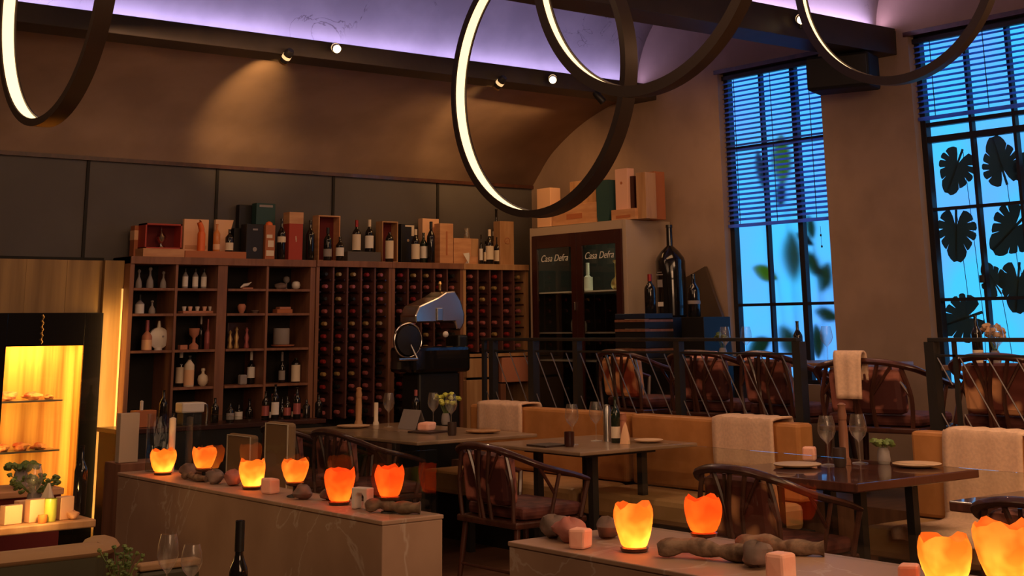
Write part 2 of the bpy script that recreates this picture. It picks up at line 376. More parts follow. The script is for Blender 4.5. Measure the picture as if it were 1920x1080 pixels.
# vaults
def vault(name, prof, m, x0=-1, x1=XW-.001):
    n = 44; mb = MB(); vs = []
    for y, z in prof: vs += [(x0, y, z), (x1, y, z)]
    fs = [(2*i, 2*i+1, 2*i+3, 2*i+2) for i in range(len(prof)-1)]
    return struct(mb.add(vs, fs).build(name, m, smooth=True, solid=.02))
def spline(pts, n=8):
    out = []
    for i in range(len(pts)-1):
        p0, p1, p2, p3 = pts[max(i-1, 0)], pts[i], pts[i+1], pts[min(i+2, len(pts)-1)]
        for k in range(n):
            t = k/n
            out.append(tuple(.5*((2*p1[j])+(-p0[j]+p2[j])*t+(2*p0[j]-5*p1[j]+4*p2[j]-p3[j])*t*t+(-p0[j]+3*p1[j]-3*p2[j]+p3[j])*t**3) for j in range(len(p0))))
    out.append(tuple(pts[-1])); return out
vault('ceiling_vault_rear', spline([(YK, 2.735), (10.30, 2.84), (10.08, 3.04), (9.7, 3.24), (9.3, 3.37), (8.93, 3.44)]), 'plaster')
def ell(y0, y1, z, h, n=40): return [((y0+y1)/2+(y1-y0)/2*cos(pi*i/n), z+h*sin(pi*i/n)) for i in range(n+1)]
vault('ceiling', ell(6.40, 8.90, 3.47, .95), 'vault')
vault('ceiling', ell(3.85, 6.30, 3.53, .95), 'vault')
vault('ceiling', ell(1.3, 3.7, 3.53, .95), 'vault')
for i, (y0, y1, z0, z1) in enumerate(((8.65, 8.93, 3.345, 3.455), (6.12, 6.40, 3.345, 3.52), (3.60, 3.88, 3.345, 3.52))):
    b = MB().box(-1, y0, z0, XW-.001, y1, z1).box(-1, y0, z1, XW-.001, y0+.025, z1+.022).box(-1, y1-.02, z1, XW-.001, y1, z1+.03)
    struct(b.build('ceiling_beam', 'beam', bevel=.004))

# ---------------------------------------------------------------- windows
def leafmesh(kind, L, W, seed):
    """one leaf lying in the y,z plane, petiole at the origin, tip towards -z, gently cupped"""
    rnd = random.Random(seed); mb = MB()
    if kind == 'monstera':
        c = (0, -L*.36)
        def R(ph):                       # ph measured from the tip direction (-z)
            return L*(.40+.26*math.exp(-(ph/.45)**2)+.05*sin(ph*1.2))
        def P(ph, r, side): return (.10*r*r/L, side*r*sin(ph), c[1]-r*cos(ph))
        bd = [0]+[radians(q+rnd.uniform(-3, 3)) for q in (30, 58, 86, 114, 160)]
        for side in (-1, 1):
            for k in range(5):
                p0, p1 = bd[k], bd[k+1]; g = .022; vs = [(0, 0, c[1])]
                pr = [p0+(p1-p0)*j/4 for j in range(5)]; inn = .55+.12*rnd.random()
                vs += [P(q, R(q)*inn, side) for q in pr]
                po = [p0+(g if k else 0)+(p1-p0-(2 if k else 1)*g)*j/4-(.06 if k else 0)*j/4 for j in range(5)]
                vs += [P(q, R(q)*(.98 if 0 < j < 4 else .93), side) for j, q in enumerate(po)]
                mb.add(vs, [(0, j+1, j+2) for j in range(4)]+[(j+1, j+6, j+7, j+2) for j in range(4)])
        mb.add([(0, -W*.03, 0), (0, W*.03, 0), (0, W*.02, -L*.95), (0, -W*.02, -L*.95)], [(0, 1, 2, 3)])
    else:
        n = 12; vs = []
        for i in range(n+1):
            t = i/n; wd = W/2*sin(pi*min(1, t*.96+.02))**.8
            vs += [(.1*wd+.12*L*t*t, -wd, -L*t), (.12*L*t*t, 0, -L*t), (.1*wd+.12*L*t*t, wd, -L*t)]
        fs = []
        for i in range(n): fs += [(3*i, 3*i+1, 3*i+4, 3*i+3), (3*i+1, 3*i+2, 3*i+5, 3*i+4)]
        mb.add(vs, fs)
    return mb
def leafobj(parent, kind, px, py, size, ang, xo, seed, m, asp=.9):
    p = at(px, py, x=xo); L = size; mb = leafmesh(kind, L, L*asp, seed)
    o = mb.build('leaf', m, parent, solid=.003)
    o.rotation_euler.x = ang; c = Matrix.Rotation(ang, 3, 'X') @ Vector((0, 0, -L/2))
    o.location = Vector((p.x, p.y, p.z))-c - parent.location
    # stalk down to the soil
    a = o.location.copy(); b = Vector((a.x+.03, max(-.7, min(.52, a.y*.97)), .02))
    MB().tube([a, a.lerp(b, .35)+Vector((.05, .02, .04)), a.lerp(b, .7)+Vector((.04, 0, 0)), b], .0025, 6).build('stalk', m, parent, smooth=True)

m = bpy.data.materials.new('dusk_glow'); m.use_nodes = True; nt = m.node_tree; nt.nodes.remove(nt.nodes['Principled BSDF'])
e = nt.nodes.new('ShaderNodeEmission'); tc = nt.nodes.new('ShaderNodeTexCoord'); n = nt.nodes.new('ShaderNodeTexNoise'); n.inputs['Scale'].default_value = 1.5
r = nt.nodes.new('ShaderNodeValToRGB'); r.color_ramp.elements[0].position = .35; r.color_ramp.elements[1].position = .65
r.color_ramp.elements[0].color = (.05, .46, .88, 1); r.color_ramp.elements[1].color = (.10, .36, .90, 1)
nt.links.new(tc.outputs['Object'], n.inputs['Vector']); nt.links.new(n.outputs[0], r.inputs[0]); nt.links.new(r.outputs[0], e.inputs[0]); nt.links.new(e.outputs[0], nt.nodes['Material Output'].inputs[0])
e.inputs[1].default_value = 1.55; M['backdrop'] = m
def frosted(name, rough):
    m = bpy.data.materials.new(name); m.use_nodes = True; nt = m.node_tree; nt.nodes.remove(nt.nodes['Principled BSDF'])
    g = nt.nodes.new('ShaderNodeBsdfRefraction'); g.inputs['Roughness'].default_value = rough; g.inputs['IOR'].default_value = 1.25; g.inputs[0].default_value = (.95, .98, 1, 1)
    gl = nt.nodes.new('ShaderNodeBsdfGlossy'); gl.inputs['Roughness'].default_value = .15; mx = nt.nodes.new('ShaderNodeMixShader'); mx.inputs[0].default_value = .04
    nt.links.new(g.outputs[0], mx.inputs[1]); nt.links.new(gl.outputs[0], mx.inputs[2]); nt.links.new(mx.outputs[0], nt.nodes['Material Output'].inputs[0]); return m
M['frost1'] = frosted('frosted_pane', .42); M['frost2'] = frosted('satin_pane', .07)
# street-side: added glowing blue panel standing for the dusk light, seen through both windows
struct(MB().box(9.05, 3.6, .9, 9.1, 9.6, 4.2).build('outside_glow_panel', 'backdrop'))
XG = 8.50
def window(idx, a, b, vbars, hbars, pane):
    mb = MB(); t = .02
    mb.box(XG-.03, a, WB, XG+.03, a+.035, WT).box(XG-.03, b-.045, WB, XG+.03, b, WT).box(XG-.03, a, WT-.03, XG+.03, b, WT).box(XG-.03, a, WB, XG+.03, b, WB+.03)
    fr = struct(mb.build('window_%d' % idx, 'frame', bevel=.003))
    mb = MB()
    for y, wd in vbars: mb.box(XG-.022, y-wd/2, WB, XG+.022, y+wd/2, WT)
    for z, wd in hbars: mb.box(XG-.024, a, z-wd/2, XG+.024, b, z+wd/2)
    mb.build('glazing_bars', 'frame', fr)
    MB().box(XG+.026, a+.02, WB+.02, XG+.034, b-.02, WT-.02).build('pane', pane, fr)
    return fr
def yy(px, py=400): return at(px, py, x=XG).y
def zz(py, px): return at(px, py, x=XG).z
f1 = window(1, W1[0], W1[1], ((yy(1440), .022), (yy(1503), .05)), ((zz(272, 1440), .035), (zz(570, 1480), .022)), 'frost1')
f2 = window(2, W2[0], W2[1], ((yy(1838), .024), (yy(1921), .024)), ((zz(252, 1830), .045), (zz(223, 1830), .030), (zz(386, 1840), .022), (zz(560, 1850), .022)), 'frost2')
MB().lathe([(.02, 0), (.02, .05)], (XG-.04, yy(1848, 520), zz(530, 1848)), 10).build('window_catch', 'frame', f2)
def blind(a, b, z0, label, cat='blind'):
    t = thing('venetian_blind', (XW+.055, (a+b)/2, z0), label, cat); h = WT-.03-z0; w2 = (b-a)/2-.012; mb = MB(); n = int(h/.040)
    for i in range(1, n):
        z = i*.040+.01
        mb.add([(-.017, -w2, z-.010), (.017, -w2, z+.010), (.017, w2, z+.010), (-.017, w2, z-.010),
                (-.017, -w2, z-.013), (.017, -w2, z+.007), (.017, w2, z+.007), (-.017, w2, z-.013)],
               [(0, 1, 2, 3), (7, 6, 5, 4), (0, 4, 5, 1), (3, 2, 6, 7), (1, 5, 6, 2), (0, 3, 7, 4)])
    mb.build('slats', 'blind', t)
    MB().box(-.02, -w2, h-.035, .02, w2, h).build('headrail', 'frame', t)
    MB().box(-.02, -w2, -.012, .02, w2, .012).build('bottom_rail', 'blind', t)
    for y in (-w2*.75, 0, w2*.75): MB().box(-.018, y-.003, 0, -.0165, y+.003, h).build('ladder_tape', 'frame', t)
    return t
bl1 = blind(W1[0], W1[1], zz(418, 1460), 'slatted venetian blind lowered halfway over the narrower window, a bead cord below it')
blind(W2[0], W2[1], 2.86, 'blue-lit venetian blind drawn up high on the window with monstera leaves')
mb = MB(); p = at(1538, 424, x=XW+.03); q = at(1541, 462, x=XW+.03)
mb.tube([p-bl1.location, q-bl1.location], .0015, 5).blob(at(1539, 441, x=XW+.03)-bl1.location, .007, .007, .010, 1, 0, 8, 6).blob(q-bl1.location, .007, .007, .010, 1, 0, 8, 6).build('pull_cord', 'frame', bl1)
# plants outside
struct(MB().box(XW+.152, 3.6, .78, 9.05, 9.6, .898).build('trim_5', 'seam'))
t = thing('monstera_plant', (8.80, 5.45, .96), 'dark monstera with split leaves pressed close behind the right-hand window', 'plant')
MB().box(-.12, -.75, -.06, .12, .55, .02).build('planter_trough', 'black', t)
for px, py, s, an, sd in ((1790, 322, .27, .5, 1), (1874, 300, .28, 2.9, 2), (1793, 442, .29, .1, 3), (1893, 436, .31, .9, 4), (1860, 522, .19, 2.6, 5), (1908, 540, .27, .2, 6), (1800, 600, .30, 1.3, 7), (1940, 330, .28, 0, 8)):
    leafobj(t, 'monstera', px, py, s*1.28, an, XG+.07 + .014*(sd % 3), sd, 'leaf_back', .86)
t = thing('banana_plant', (8.84, 7.35, .96), 'blurred green leafy plant behind the frosted panes of the left-hand window', 'plant')
MB().box(-.12, -.5, -.06, .12, .5, .02).build('planter_trough', 'black', t)
for px, py, s, an, m_, ex, asp in ((1432, 512, .30, 1.9, 'leaf_lime', .06, .42), (1462, 300, .42, .15, 'leaf_lime', .10, .5), (1425, 320, .34, -.1, 'leaf_back', .06, .32), (1462, 365, .22, .3, 'leaf_back', .07, .5),
                           (1508, 448, .20, 2.1, 'leaf_back', .05, .4), (1522, 495, .26, 2.5, 'leaf_thin', .12, .5), (1545, 520, .25, .5, 'leaf_thin', .14, .6), (1483, 480, .4, .1, 'leaf_thin', .22, .5),
                           (1548, 590, .26, 1.8, 'leaf_thin', .10, .4), (1420, 650, .30, 1.2, 'leaf_thin', .07, .5), (1530, 640, .26, 3.0, 'leaf_thin', .06, .5), (1518, 425, .2, 2.8, 'leaf_thin', .08, .5), (1475, 640, .3, 2.5, 'leaf_thin', .15, .6)):
    leafobj(t, 'banana', px, py, s, an, XG+.08+ex, 1, m_, asp)

# ---------------------------------------------------------------- black cabinet wall at left
t = thing('timber_cladding', (3.05, 10.1, 0), 'vertical timber boards around and above the glowing meat cabinet', 'wall cladding')
mb = MB(); mb.box(-1.6, .1, 1.577, 1.09, .28, 1.955)
for k in range(9): mb.box(-1.6+k*.3+.297, .097, 1.577, -1.6+k*.3+.300, .1, 1.955) if -1.6+k*.3+.3 < 1.05 else None
mb.build('upper_boards', 'wood_clad', t)
t2 = thing('timber_column', (4.19, 10.15, 0), 'narrow timber column glowing amber beside the bookcase', 'column')
MB().box(-.075, .0, 0, .075, .2, 1.955).build('column_board', 'wood_clad', t2)
MB().box(.062, -.012, .15, .072, -.001, 1.75).build('light_strip', mat('amber_strip', (1, .7, .3), emit=(1, .55, .14), es=.7), t2)
area('column_strip_light', (4.17, 10.02, .85), (-.15, 1, .05), .03, 1.5, 4.5, (1, .52, .13))
t = thing('dry_aging_cabinet', (3.45, 10.1, 0), 'black meat cabinet with a glowing amber glass door', 'meat cabinet')
cb = MB(); cb.box(-1.2, .1, .02, -.04+.0, .28, 1.577)
x0, x1, z0, z1 = 3.41-3.45, 3.97-3.45, .26, 1.345
xi, xj = x0-.07, x1+.05
mb = MB().box(-1.2, .02, 0, xi, .28, 1.574).box(xj, .02, 0, .655, .28, 1.574).box(xi, .02, 0, xj, .28, z0-.03).box(xi, .02, z1+.07, xj, .28, 1.574)
mb.box(-1.2, 0, 0, x0, .02, 1.574).box(x1, 0, 0, .655, .02, 1.574).box(x0, 0, 0, x1, .02, z0).box(x0, 0, z1, x1, .02, 1.574)
mb.build('cabinet_body', 'black_gloss', t, bevel=.002)
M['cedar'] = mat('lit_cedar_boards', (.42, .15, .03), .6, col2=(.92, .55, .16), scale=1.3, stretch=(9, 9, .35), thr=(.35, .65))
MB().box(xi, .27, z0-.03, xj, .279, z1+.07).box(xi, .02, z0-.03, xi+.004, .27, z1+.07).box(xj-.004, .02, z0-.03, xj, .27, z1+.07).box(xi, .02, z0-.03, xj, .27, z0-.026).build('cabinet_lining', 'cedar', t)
MB().box(x0-.01, .022, z0-.01, x1+.01, .027, z1+.01).build('glass_door', 'pane', t)
for k, z in enumerate((.62, .96)):
    MB().box(xi+.01, .08, z, x1-.1, .262, z+.012).build('shelf', 'steel', t)
def cutmeat(x, z, s, sd):
    o = MB().blob((0, 0, 0), s, .06, s*.42, sd, .5, 12, 8).build('cured_meat', 'meat', smooth=True, loc=(x, 10.27, z+s*.42))
    return o
ms = [(3.50, .972, .07, 1, 'left cut of meat on the upper shelf of the amber cabinet'), (3.68, .972, .06, 2, 'middle cut of meat on the upper shelf of the amber cabinet'), (3.80, .972, .035, 9, 'small cut at the right of the upper cabinet shelf'),
      (3.49, .632, .055, 3, 'left cut of meat on the lower shelf of the amber cabinet'), (3.62, .632, .06, 4, 'larger cut of meat in the centre of the lower cabinet shelf'), (3.75, .632, .05, 5, 'right cut of meat on the lower shelf of the amber cabinet'),
      (3.52, .262, .09, 6, 'big pale cut on the left of the cabinet floor'), (3.70, .262, .10, 7, 'big pale cut in the middle of the cabinet floor'), (3.85, .262, .06, 8, 'small cut at the right of the cabinet floor')]
for x, z, s_, sd, lb in ms: tag(cutmeat(x, z, s_, sd), lb, 'meat', 'cuts of meat in the amber cabinet')
p = at(80, 600, y=10.1); mb = MB(); pts = [(p.x-3.45+.006*sin(i*2.1), -.004, 1.36+.20*i/14) for i in range(15)]
mb.tube(pts, [.008 if i % 3 else .003 for i in range(15)], 6)
mb.build('gold_emblem', 'brass', t)
area('cabinet_light', (3.69, 10.23, 1.40), (0, 0, -1), .5, .1, 6, (1, .55, .13))
area('cabinet_light', (3.375, 10.132, .8), (.6, 1, 0), .04, 1.0, 3.2, (1, .55, .13))
area('cabinet_light', (3.998, 10.132, .8), (-.5, 1, 0), .03, 1.0, 3.2, (1, .55, .13))

# ---------------------------------------------------------------- bookcase
def X(px, y=YB): return at(px, 490, y=y).x
bx = [X(p) for p in (245, 333, 410, 428, 503, 583, 592)]
bc = thing('display_bookcase', (bx[0], YB, 0), 'open reddish wood bookcase holding bottles and ornaments', 'bookcase')
o0 = bx[0]; D_ = .33; zs = [1.754, 1.567, 1.30, 1.028]; TOP = 1.985
mb = MB().box(0, 0, 0, .035, D_, TOP).box(bx[5]-o0, 0, 0, bx[6]-o0, D_, TOP).box(bx[2]-o0, 0, 0, bx[3]-o0, D_, TOP-.05)
mb.build('upright', 'wood_red', bc, bevel=.002)
MB().box(0, -.012, TOP-.055, bx[6]-o0+.0, D_, TOP).build('top_board', 'wood_red', bc, bevel=.002)
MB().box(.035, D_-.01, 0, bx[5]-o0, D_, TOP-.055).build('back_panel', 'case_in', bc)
for a in (1, 4): MB().box(bx[a]-o0-.01, 0, .1, bx[a]-o0+.01, D_-.01, TOP-.055).build('divider', 'wood_red', bc)
for i, z in enumerate(zs):
    for a, b in ((0, 1), (1, 2), (3, 4), (4, 5)):
        if i == 3 and a == 0: continue
        MB().box(bx[a]-o0+.011 if a else .036, .005, z-.018, bx[b]-o0-(.011 if b in (1, 4) else .0), D_-.012, z).build('shelf', 'wood_red', bc)
MB().box(.036, .005, .66, bx[5]-o0, D_-.012, .68).build('shelf', 'wood_red', bc)

# ---------------------------------------------------------------- wine racks
def bottle_mesh_y():
    return MB().lathe([(.034, .0), (.037, .01), (.037, .19), (.030, .215), (.015, .245), (.014, .30)], axis='y', n=14)
# local: base towards back (+y), neck pointing to -y
proto = None
NUM = 'one two three four five six seven eight nine ten eleven twelve'.split()
def rack(x0, x1, z0, z1, cols, label, grp, wname, mwood, rows, partial=None):
    global proto
    t = thing('wine_rack', (x0, YB, 0), label, 'wine rack')
    wd = x1-x0; MB().box(0, -.012, z1-.05, wd, D_, z1).build('top_board', mwood, t, bevel=.002)
    s_ = .03; MB().box(0, 0, .0, s_, D_, z1-.05).build('side_panel', mwood, t); MB().box(wd-s_, 0, 0, wd, D_, z1-.05).build('side_panel', mwood, t)
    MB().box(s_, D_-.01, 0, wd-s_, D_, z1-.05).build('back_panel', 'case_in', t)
    cw = (wd-2*s_)/cols
    rp = (z1-.06-z0)/rows
    for k in range(1, cols): MB().box(s_+cw*k-.008, .004, z0, s_+cw*k+.008, D_-.012, z1-.05).build('divider', 'rack_div', t)
    mb = MB()
    for r_ in range(rows):
        for k in range(cols):
            for q in (-1, 1): mb.box(s_+cw*(k+.5)+q*cw*.36-.007, .02, z0+rp*r_, s_+cw*(k+.5)+q*cw*.36+.007, .30, z0+rp*r_+.012)
    mb.build('bottle_rest', 'mahogany', t)
    n = 0
    for r_ in range(rows):
        for k in range(cols):
            if random.random() < .06 and not (k == 0): continue
            lbl = '%s bottle in the %s rack, column %s from left, row %s from top'; x = x0+s_+cw*(k+.5); z = z0+rp*r_+.012+.038
            foil = random.choice(['rose_foil', 'rose_foil', 'red_foil', 'gold_foil', 'black'])
            blabel = lbl % ({'rose_foil': 'rose-capped', 'red_foil': 'red-capped', 'gold_foil': 'gold-capped', 'black': 'dark-capped'}[foil], wname, NUM[k], NUM[rows-1-r_])
            if foil not in PROTO:
                m0 = MB().lathe([(.030, .30), (.037, .285), (.037, .11), (.030, .085), (.0155, .06), (.0145, .012)], axis='y', n=14).build('wine_bottle', 'wine', smooth=True)
                MB().lathe([(.0165, .05), (.0165, .004), (.013, .0)], axis='y', n=12).build('foil_capsule', foil, m0, smooth=True)
                m0['category'] = 'wine bottle'; PROTO[foil] = m0; o = m0; o.location = (x, YB+.0, z); o['label'] = blabel; o['group'] = grp
            else: dup(PROTO[foil], (x, YB+.0+random.uniform(0, .012), z), 0, blabel, grp)
            n += 1
    return t
PROTO = {}
r1 = (X(594), X(735)); r2 = (X(735.5), X(868)); r3 = (X(868.5), X(990))
rack(r1[0], r1[1], .74, 1.985, 5, 'wine rack of five columns joined to the open bookcase', 'bottles in the rack beside the bookcase', 'bookcase-side', 'wood_red', 12)
rack(r2[0], r2[1], .74, 1.985, 5, 'middle wine rack standing behind the meat slicer', 'bottles in the middle rack', 'middle', 'wood_red', 12)
rt = rack(r3[0], r3[1], 1.23, 1.985, 5, 'right-hand honey coloured wine rack with drawers beneath, next to the cream cabinet', 'bottles in the right-hand rack', 'right-hand', 'wood_light', 7)
wd = r3[1]-r3[0]
MB().box(.0, -.06, 1.19, wd-.02, .31, 1.215).build('counter_top', 'wood_light', rt, bevel=.002)
MB().box(.0, -.05, .0, wd*.46, .005, 1.0).build('cupboard_door', 'wood_light', rt, bevel=.004)
MB().box(.0, -.055, 1.02, wd*.46, .0, 1.18).build('drawer', 'wood_light', rt, bevel=.004)
MB().box(wd*.52, -.055, .97, wd-.05, .0, 1.18).build('drawer', 'pinkbox' if False else 'terracotta', rt, bevel=.004)
MB().box(wd*.50, -.05, 0, wd*.58, .0, .96).build('upright', 'wood_red', rt)

# ================================================================== LIGHT FITTINGS
M['bandglow'] = mat('band_glow', (1, .8, .5), .5, emit=(1, .62, .28), es=.9)
def spotlamp(px, py, y, aim, label, glow, hz):
    p = at(px, py, y=y)
    t = thing('track_spotlight', p, label, 'spotlight', 'spotlights on the ceiling beams')
    MB().lathe([(.012, 0), (.012, hz-p.z)], (0, 0, 0), 8).build('stem', 'iron', t, smooth=True)
    d = Vector(aim).normalized(); o = MB().lathe([(.024, .02), (.032, .0), (.032, -.09), (.028, -.095)], n=14).build('lamp_head', 'iron' if glow != 'black' else 'black', t, smooth=True)
    q = d.to_track_quat('-Z', 'Y'); o.rotation_mode = 'QUATERNION'; o.rotation_quaternion = q
    if glow != 'black':
        l = MB().lathe([(.029, -.097), (.0, -.104)], n=14, cap=False).build('lens', 'lampglow', o)
        MB().lathe([(.0335, -.03), (.0335, -.055)], n=14, cap=False).build('glow_band', 'bandglow', o)
        MB().lathe([(.033, -.085), (.033, -.099)], n=14, cap=False).build('rim', 'brass', o)
    return p
pA = spotlamp(543, 98, 8.60, (-.1, .75, -.6), 'spotlight leftmost of all, aimed back at the brown vault', 'down', 3.35)
pB = spotlamp(628, 88, 8.60, (-.35, -.9, -.35), 'glaring spotlight on the rear beam left of the big ring', 'cam', 3.40)
pC = spotlamp(943, 148, 8.60, (-.1, .75, -.6), 'spotlight seen through the big middle ring, aimed at the rear vault', 'down', 3.35)
pD = spotlamp(1036, 146, 8.60, (-.6, -.75, -.35), 'glaring spotlight seen inside the middle ring near its right side', 'cam', 3.40)
spotlamp(1118, 176, 8.60, (.5, -.5, -.9), 'unlit black spotlight hanging just below the crossing of two rings', 'black', 3.35)
pE = spotlamp(1500, 34, 6.08, (-.7, -.7, -.35), 'glaring spotlight on the nearer beam beside the rightmost ring', 'cam', 3.40)
spot('spot_beam', pA+Vector((-.02, .10, -.06)), at(462, 215, y=10.2), 95, (1, .52, .18), 44, 1, .02)
spot('spot_beam', pC+Vector((-.02, .10, -.06)), at(872, 265, y=10.2), 95, (1, .52, .18), 44, 1, .02)
for p in (pB, pD, pE): spot('spot_beam', p+Vector((-.06, -.12, -.05)), p+Vector((-.6, -2.2, -3)), 30, WARM, 60, .6, .03)

# pendant rings: vertical hoops in planes parallel to the window wall, lit along the inside
def ring(cx, bottom_px, xr, R, label, wid=.075, th=.034, rz=0):
    pb = at(cx, bottom_px, x=xr); c = Vector((xr, pb.y, pb.z+R))
    t = thing('ring_pendant', c, label, 'pendant light', 'ring pendant lights', rz)
    n = 96; mb = MB(); vs = []
    for i in range(n):
        a = 2*pi*i/n
        for r_, x_ in ((R, -wid/2), (R, wid/2), (R-th, wid/2), (R-th, wid/2-.008), (R-th+.010, wid/2-.008), (R-th+.010, -wid/2+.008), (R-th, -wid/2+.008), (R-th, -wid/2)):
            vs.append((x_, r_*cos(a), r_*sin(a)))
    fs = [(i*8+k, i*8+(k+1) % 8, ((i+1) % n)*8+(k+1) % 8, ((i+1) % n)*8+k) for i in range(n) for k in range(8)]
    mb.add(vs, fs).build('hoop', 'ringmetal', t, smooth=True)
    vs = []
    for i in range(n):
        a = 2*pi*i/n
        for x_ in (-wid/2+.009, wid/2-.009): vs.append((x_, (R-th+.007)*cos(a), (R-th+.007)*sin(a)))
    MB().add(vs, [(i*2, i*2+1, ((i+1) % n)*2+1, ((i+1) % n)*2) for i in range(n)]).build('led_band', 'led', t)
    for sgn in (-1, 1): MB().tube([(0, sgn*R*.5, R*.87), (0, sgn*.05, R+1.0)], .002, 5).build('cable', 'iron', t)
    return t
M['ringmetal'] = mat('ring_bronze', (.055, .038, .030), .4, metal=.5)
ring(85, 236, 2.13, .64, 'ring pendant alone at the far left of the picture')
ring(1012, 408, 4.16, .66, 'large lit ring pendant hanging lowest in the middle')
ring(1212, 180, 3.9, .70, 'ring pendant crossing behind the top right of the lowest ring', wid=.058, th=.046)
ring(1690, 158, 6.07, .66, 'rightmost ring pendant in front of the speaker and windows', wid=.052, th=.046)

# speaker under the nearer beam
p = at(1588, 128, x=8.1)
t = thing('speaker', (8.05, p.y, p.z-.04), 'black boxy loudspeaker hanging in the corner between the two windows', 'loudspeaker', rz=.35)
MB().box(-.13, -.235, -.13, .13, .235, .12).build('speaker_box', 'speaker', t, bevel=.02)
MB().box(-.138, -.22, -.11, -.1305, .22, .10).build('grille', 'iron', t, bevel=.002)
MB().box(-.02, -.02, .12, .02, .02, 3.383-p.z).build('bracket', 'iron', t)

# ================================================================== BOTTLES AND BOXES
def bottle(loc, h, r, label, m='wine', lab=None, foil=None, name='wine_bottle', cat='bottle', group=None, lz=(.18, .48), neck=.34, shoulder=.62, sc=1):
    t = thing(name, loc, label, cat, group)
    prof = [(r*.92, 0), (r, h*.015), (r, h*shoulder), (r*.93, h*(shoulder+.04)), (r*.62, h*(shoulder+.11)), (r*neck, h*(shoulder+.17)), (r*neck*.92, h*.965), (r*neck*1.08, h*.97), (r*neck*1.05, h)]
    MB().lathe(prof, n=18).build('bottle_glass', m, t, smooth=True)
    if lab: MB().lathe([(r*1.015, h*lz[0]), (r*1.015, h*lz[1])], n=18, cap=False).build('paper_label', lab, t, smooth=True)
    if foil: MB().lathe([(r*neck*1.14, h*(shoulder+.2)), (r*neck*1.14, h*.995), (r*neck*.5, h*1.003)], n=14, cap=False).build('foil_capsule', foil, t, smooth=True)
    return t
def onshelf(px, y, z, py=480): p = at(px, py, y=y); return Vector((p.x, y, z))
def sx(pxa, pxb, y, py=450): return at(pxb, py, y=y).x-at(pxa, py, y=y).x
ST = 1.986
def height(px, pytop, y, z0): return at(px, pytop, y=y).z-z0
def bxitem(name, pa, pb, ptop, y, label, m, dep=.10, z0=ST, cat='box', group=None, lid=None, parts=None):
    x0 = at(pa, 480, y=y).x; x1 = at(pb, 480, y=y).x; h = at((pa+pb)/2, ptop, y=y).z-z0
    t = thing(name, ((x0+x1)/2, y, z0), label, cat, group); w = (x1-x0)/2
    MB().box(-w, 0, 0, w, dep, h).build('box_body', m, t, bevel=.003)
    if lid: MB().box(-w-.001, -.001, h*lid[0], w+.001, dep+.001, h*lid[1]).build('band', lid[2], t)
    return t, w, h
def openframe(pa, pb, ptop, y, label, m='crate', inside='maroon', dep=.10):
    x0 = at(pa, 480, y=y).x; x1 = at(pb, 480, y=y).x; h = at((pa+pb)/2, ptop, y=y).z-ST
    t = thing('open_wine_case', ((x0+x1)/2, y, ST), label, 'wine case'); w = (x1-x0)/2; e = .010
    MB().box(-w, 0, 0, -w+e, dep, h).box(w-e, 0, 0, w, dep, h).box(-w+e, 0, h-e, w-e, dep, h).box(-w+e, 0, 0, w-e, dep, e).build('case_frame', m, t)
    MB().box(-w+e, dep-.006, e, w-e, dep, h-e).build('lining', inside, t)
    return t
Y1, Y2 = 10.12, 10.24
bxitem('gift_box', 250, 272, 423, Y2, 'small brown box with a pale band at the left end of the bookcase top', 'rust', .08, lid=(.55, .85, 'peach'))
cr, w_, h_ = bxitem('pine_crate', 268, 346, 466, Y1-.03, 'low pine crate under the dark red presentation case', 'crate', .2)
# red open presentation case with silver ornament
p0 = cr.location + Vector((0, 0, h_))
t = thing('presentation_case', p0+Vector((.0, .02, 0)), 'dark red velvet presentation case standing open on the pine crate', 'case'); H = at(305, 419, y=10.1).z-p0.z; w = sx(273, 342, Y1)/2
MB().box(-w, 0, 0, -w+.012, .13, H).box(w-.012, 0, 0, w, .13, H).box(-w, 0, H-.012, w, .13, H).box(-w, 0, 0, w, .13, .01).build('case_shell', 'redbox', t)
MB().box(-w+.012, .12, .01, w-.012, .13, H-.012).build('lining', 'maroon', t)
tag(MB().lathe([(.035, 0), (.03, .01), (.008, .02), (.03, .05), (.04, .08), (.02, .11), (.006, .14), (.001, .17)], n=14).build('silver_decanter', 'chrome', smooth=True, loc=p0+Vector((0, .07, .011))), 'pointed silver decanter inside the dark red case', 'decanter')
tr_, w_, h2 = bxitem('wooden_tray', 347, 462, 471, Y1-.03, 'long low wooden tray carrying two orange bottles', 'rust', .2, cat='tray')
zt = ST+h2
t = thing('gift_box', onshelf(366, Y2, zt), 'peach coloured card box with orange bottle in front, left of its pair', 'box', 'peach boxes'); w = sx(343, 389, Y2)/2; H = height(366, 411, Y2, zt)
MB().box(-w, 0, 0, w, .03, H).build('card', 'peach', t); MB().box(-w+.012, -.0015, .02, w-.012, -.0002, .05).build('print', 'crate', t)
t = thing('gift_box', onshelf(417, Y2, zt), 'flared peach box lid behind the amber bottle', 'box', 'peach boxes'); w = sx(402, 432, Y2)/2; H = height(417, 412, Y2, zt)
MB().prism([(-w, 0), (w*.7, 0), (w*.8, H*.55), (w*1.25, H), (-w, H)], 'y', 0, .03).build('card', 'peach', t)
t = thing('orange_bottle', onshelf(376, Y1, zt), 'bright orange bottle with a curled spout', 'bottle'); H = height(376, 413, Y1, zt); r = .031
MB().lathe([(r, 0), (r, H*.55), (r*.8, H*.62)], n=16).tube([(0, 0, H*.55), (0, 0, H*.7), (-.01, 0, H*.82), (-.02, 0, H*.92), (-.012, 0, H*.98)], [r*.7, r*.75, r*.7, r*.65, r*.4], 10).build('bottle_body', 'orange', t, smooth=True)
bottle(onshelf(405, Y1, zt), height(405, 420, Y1, zt), .027, 'slim amber bottle with peach label on the wooden tray', 'amber', 'peach', lz=(.06, .26))
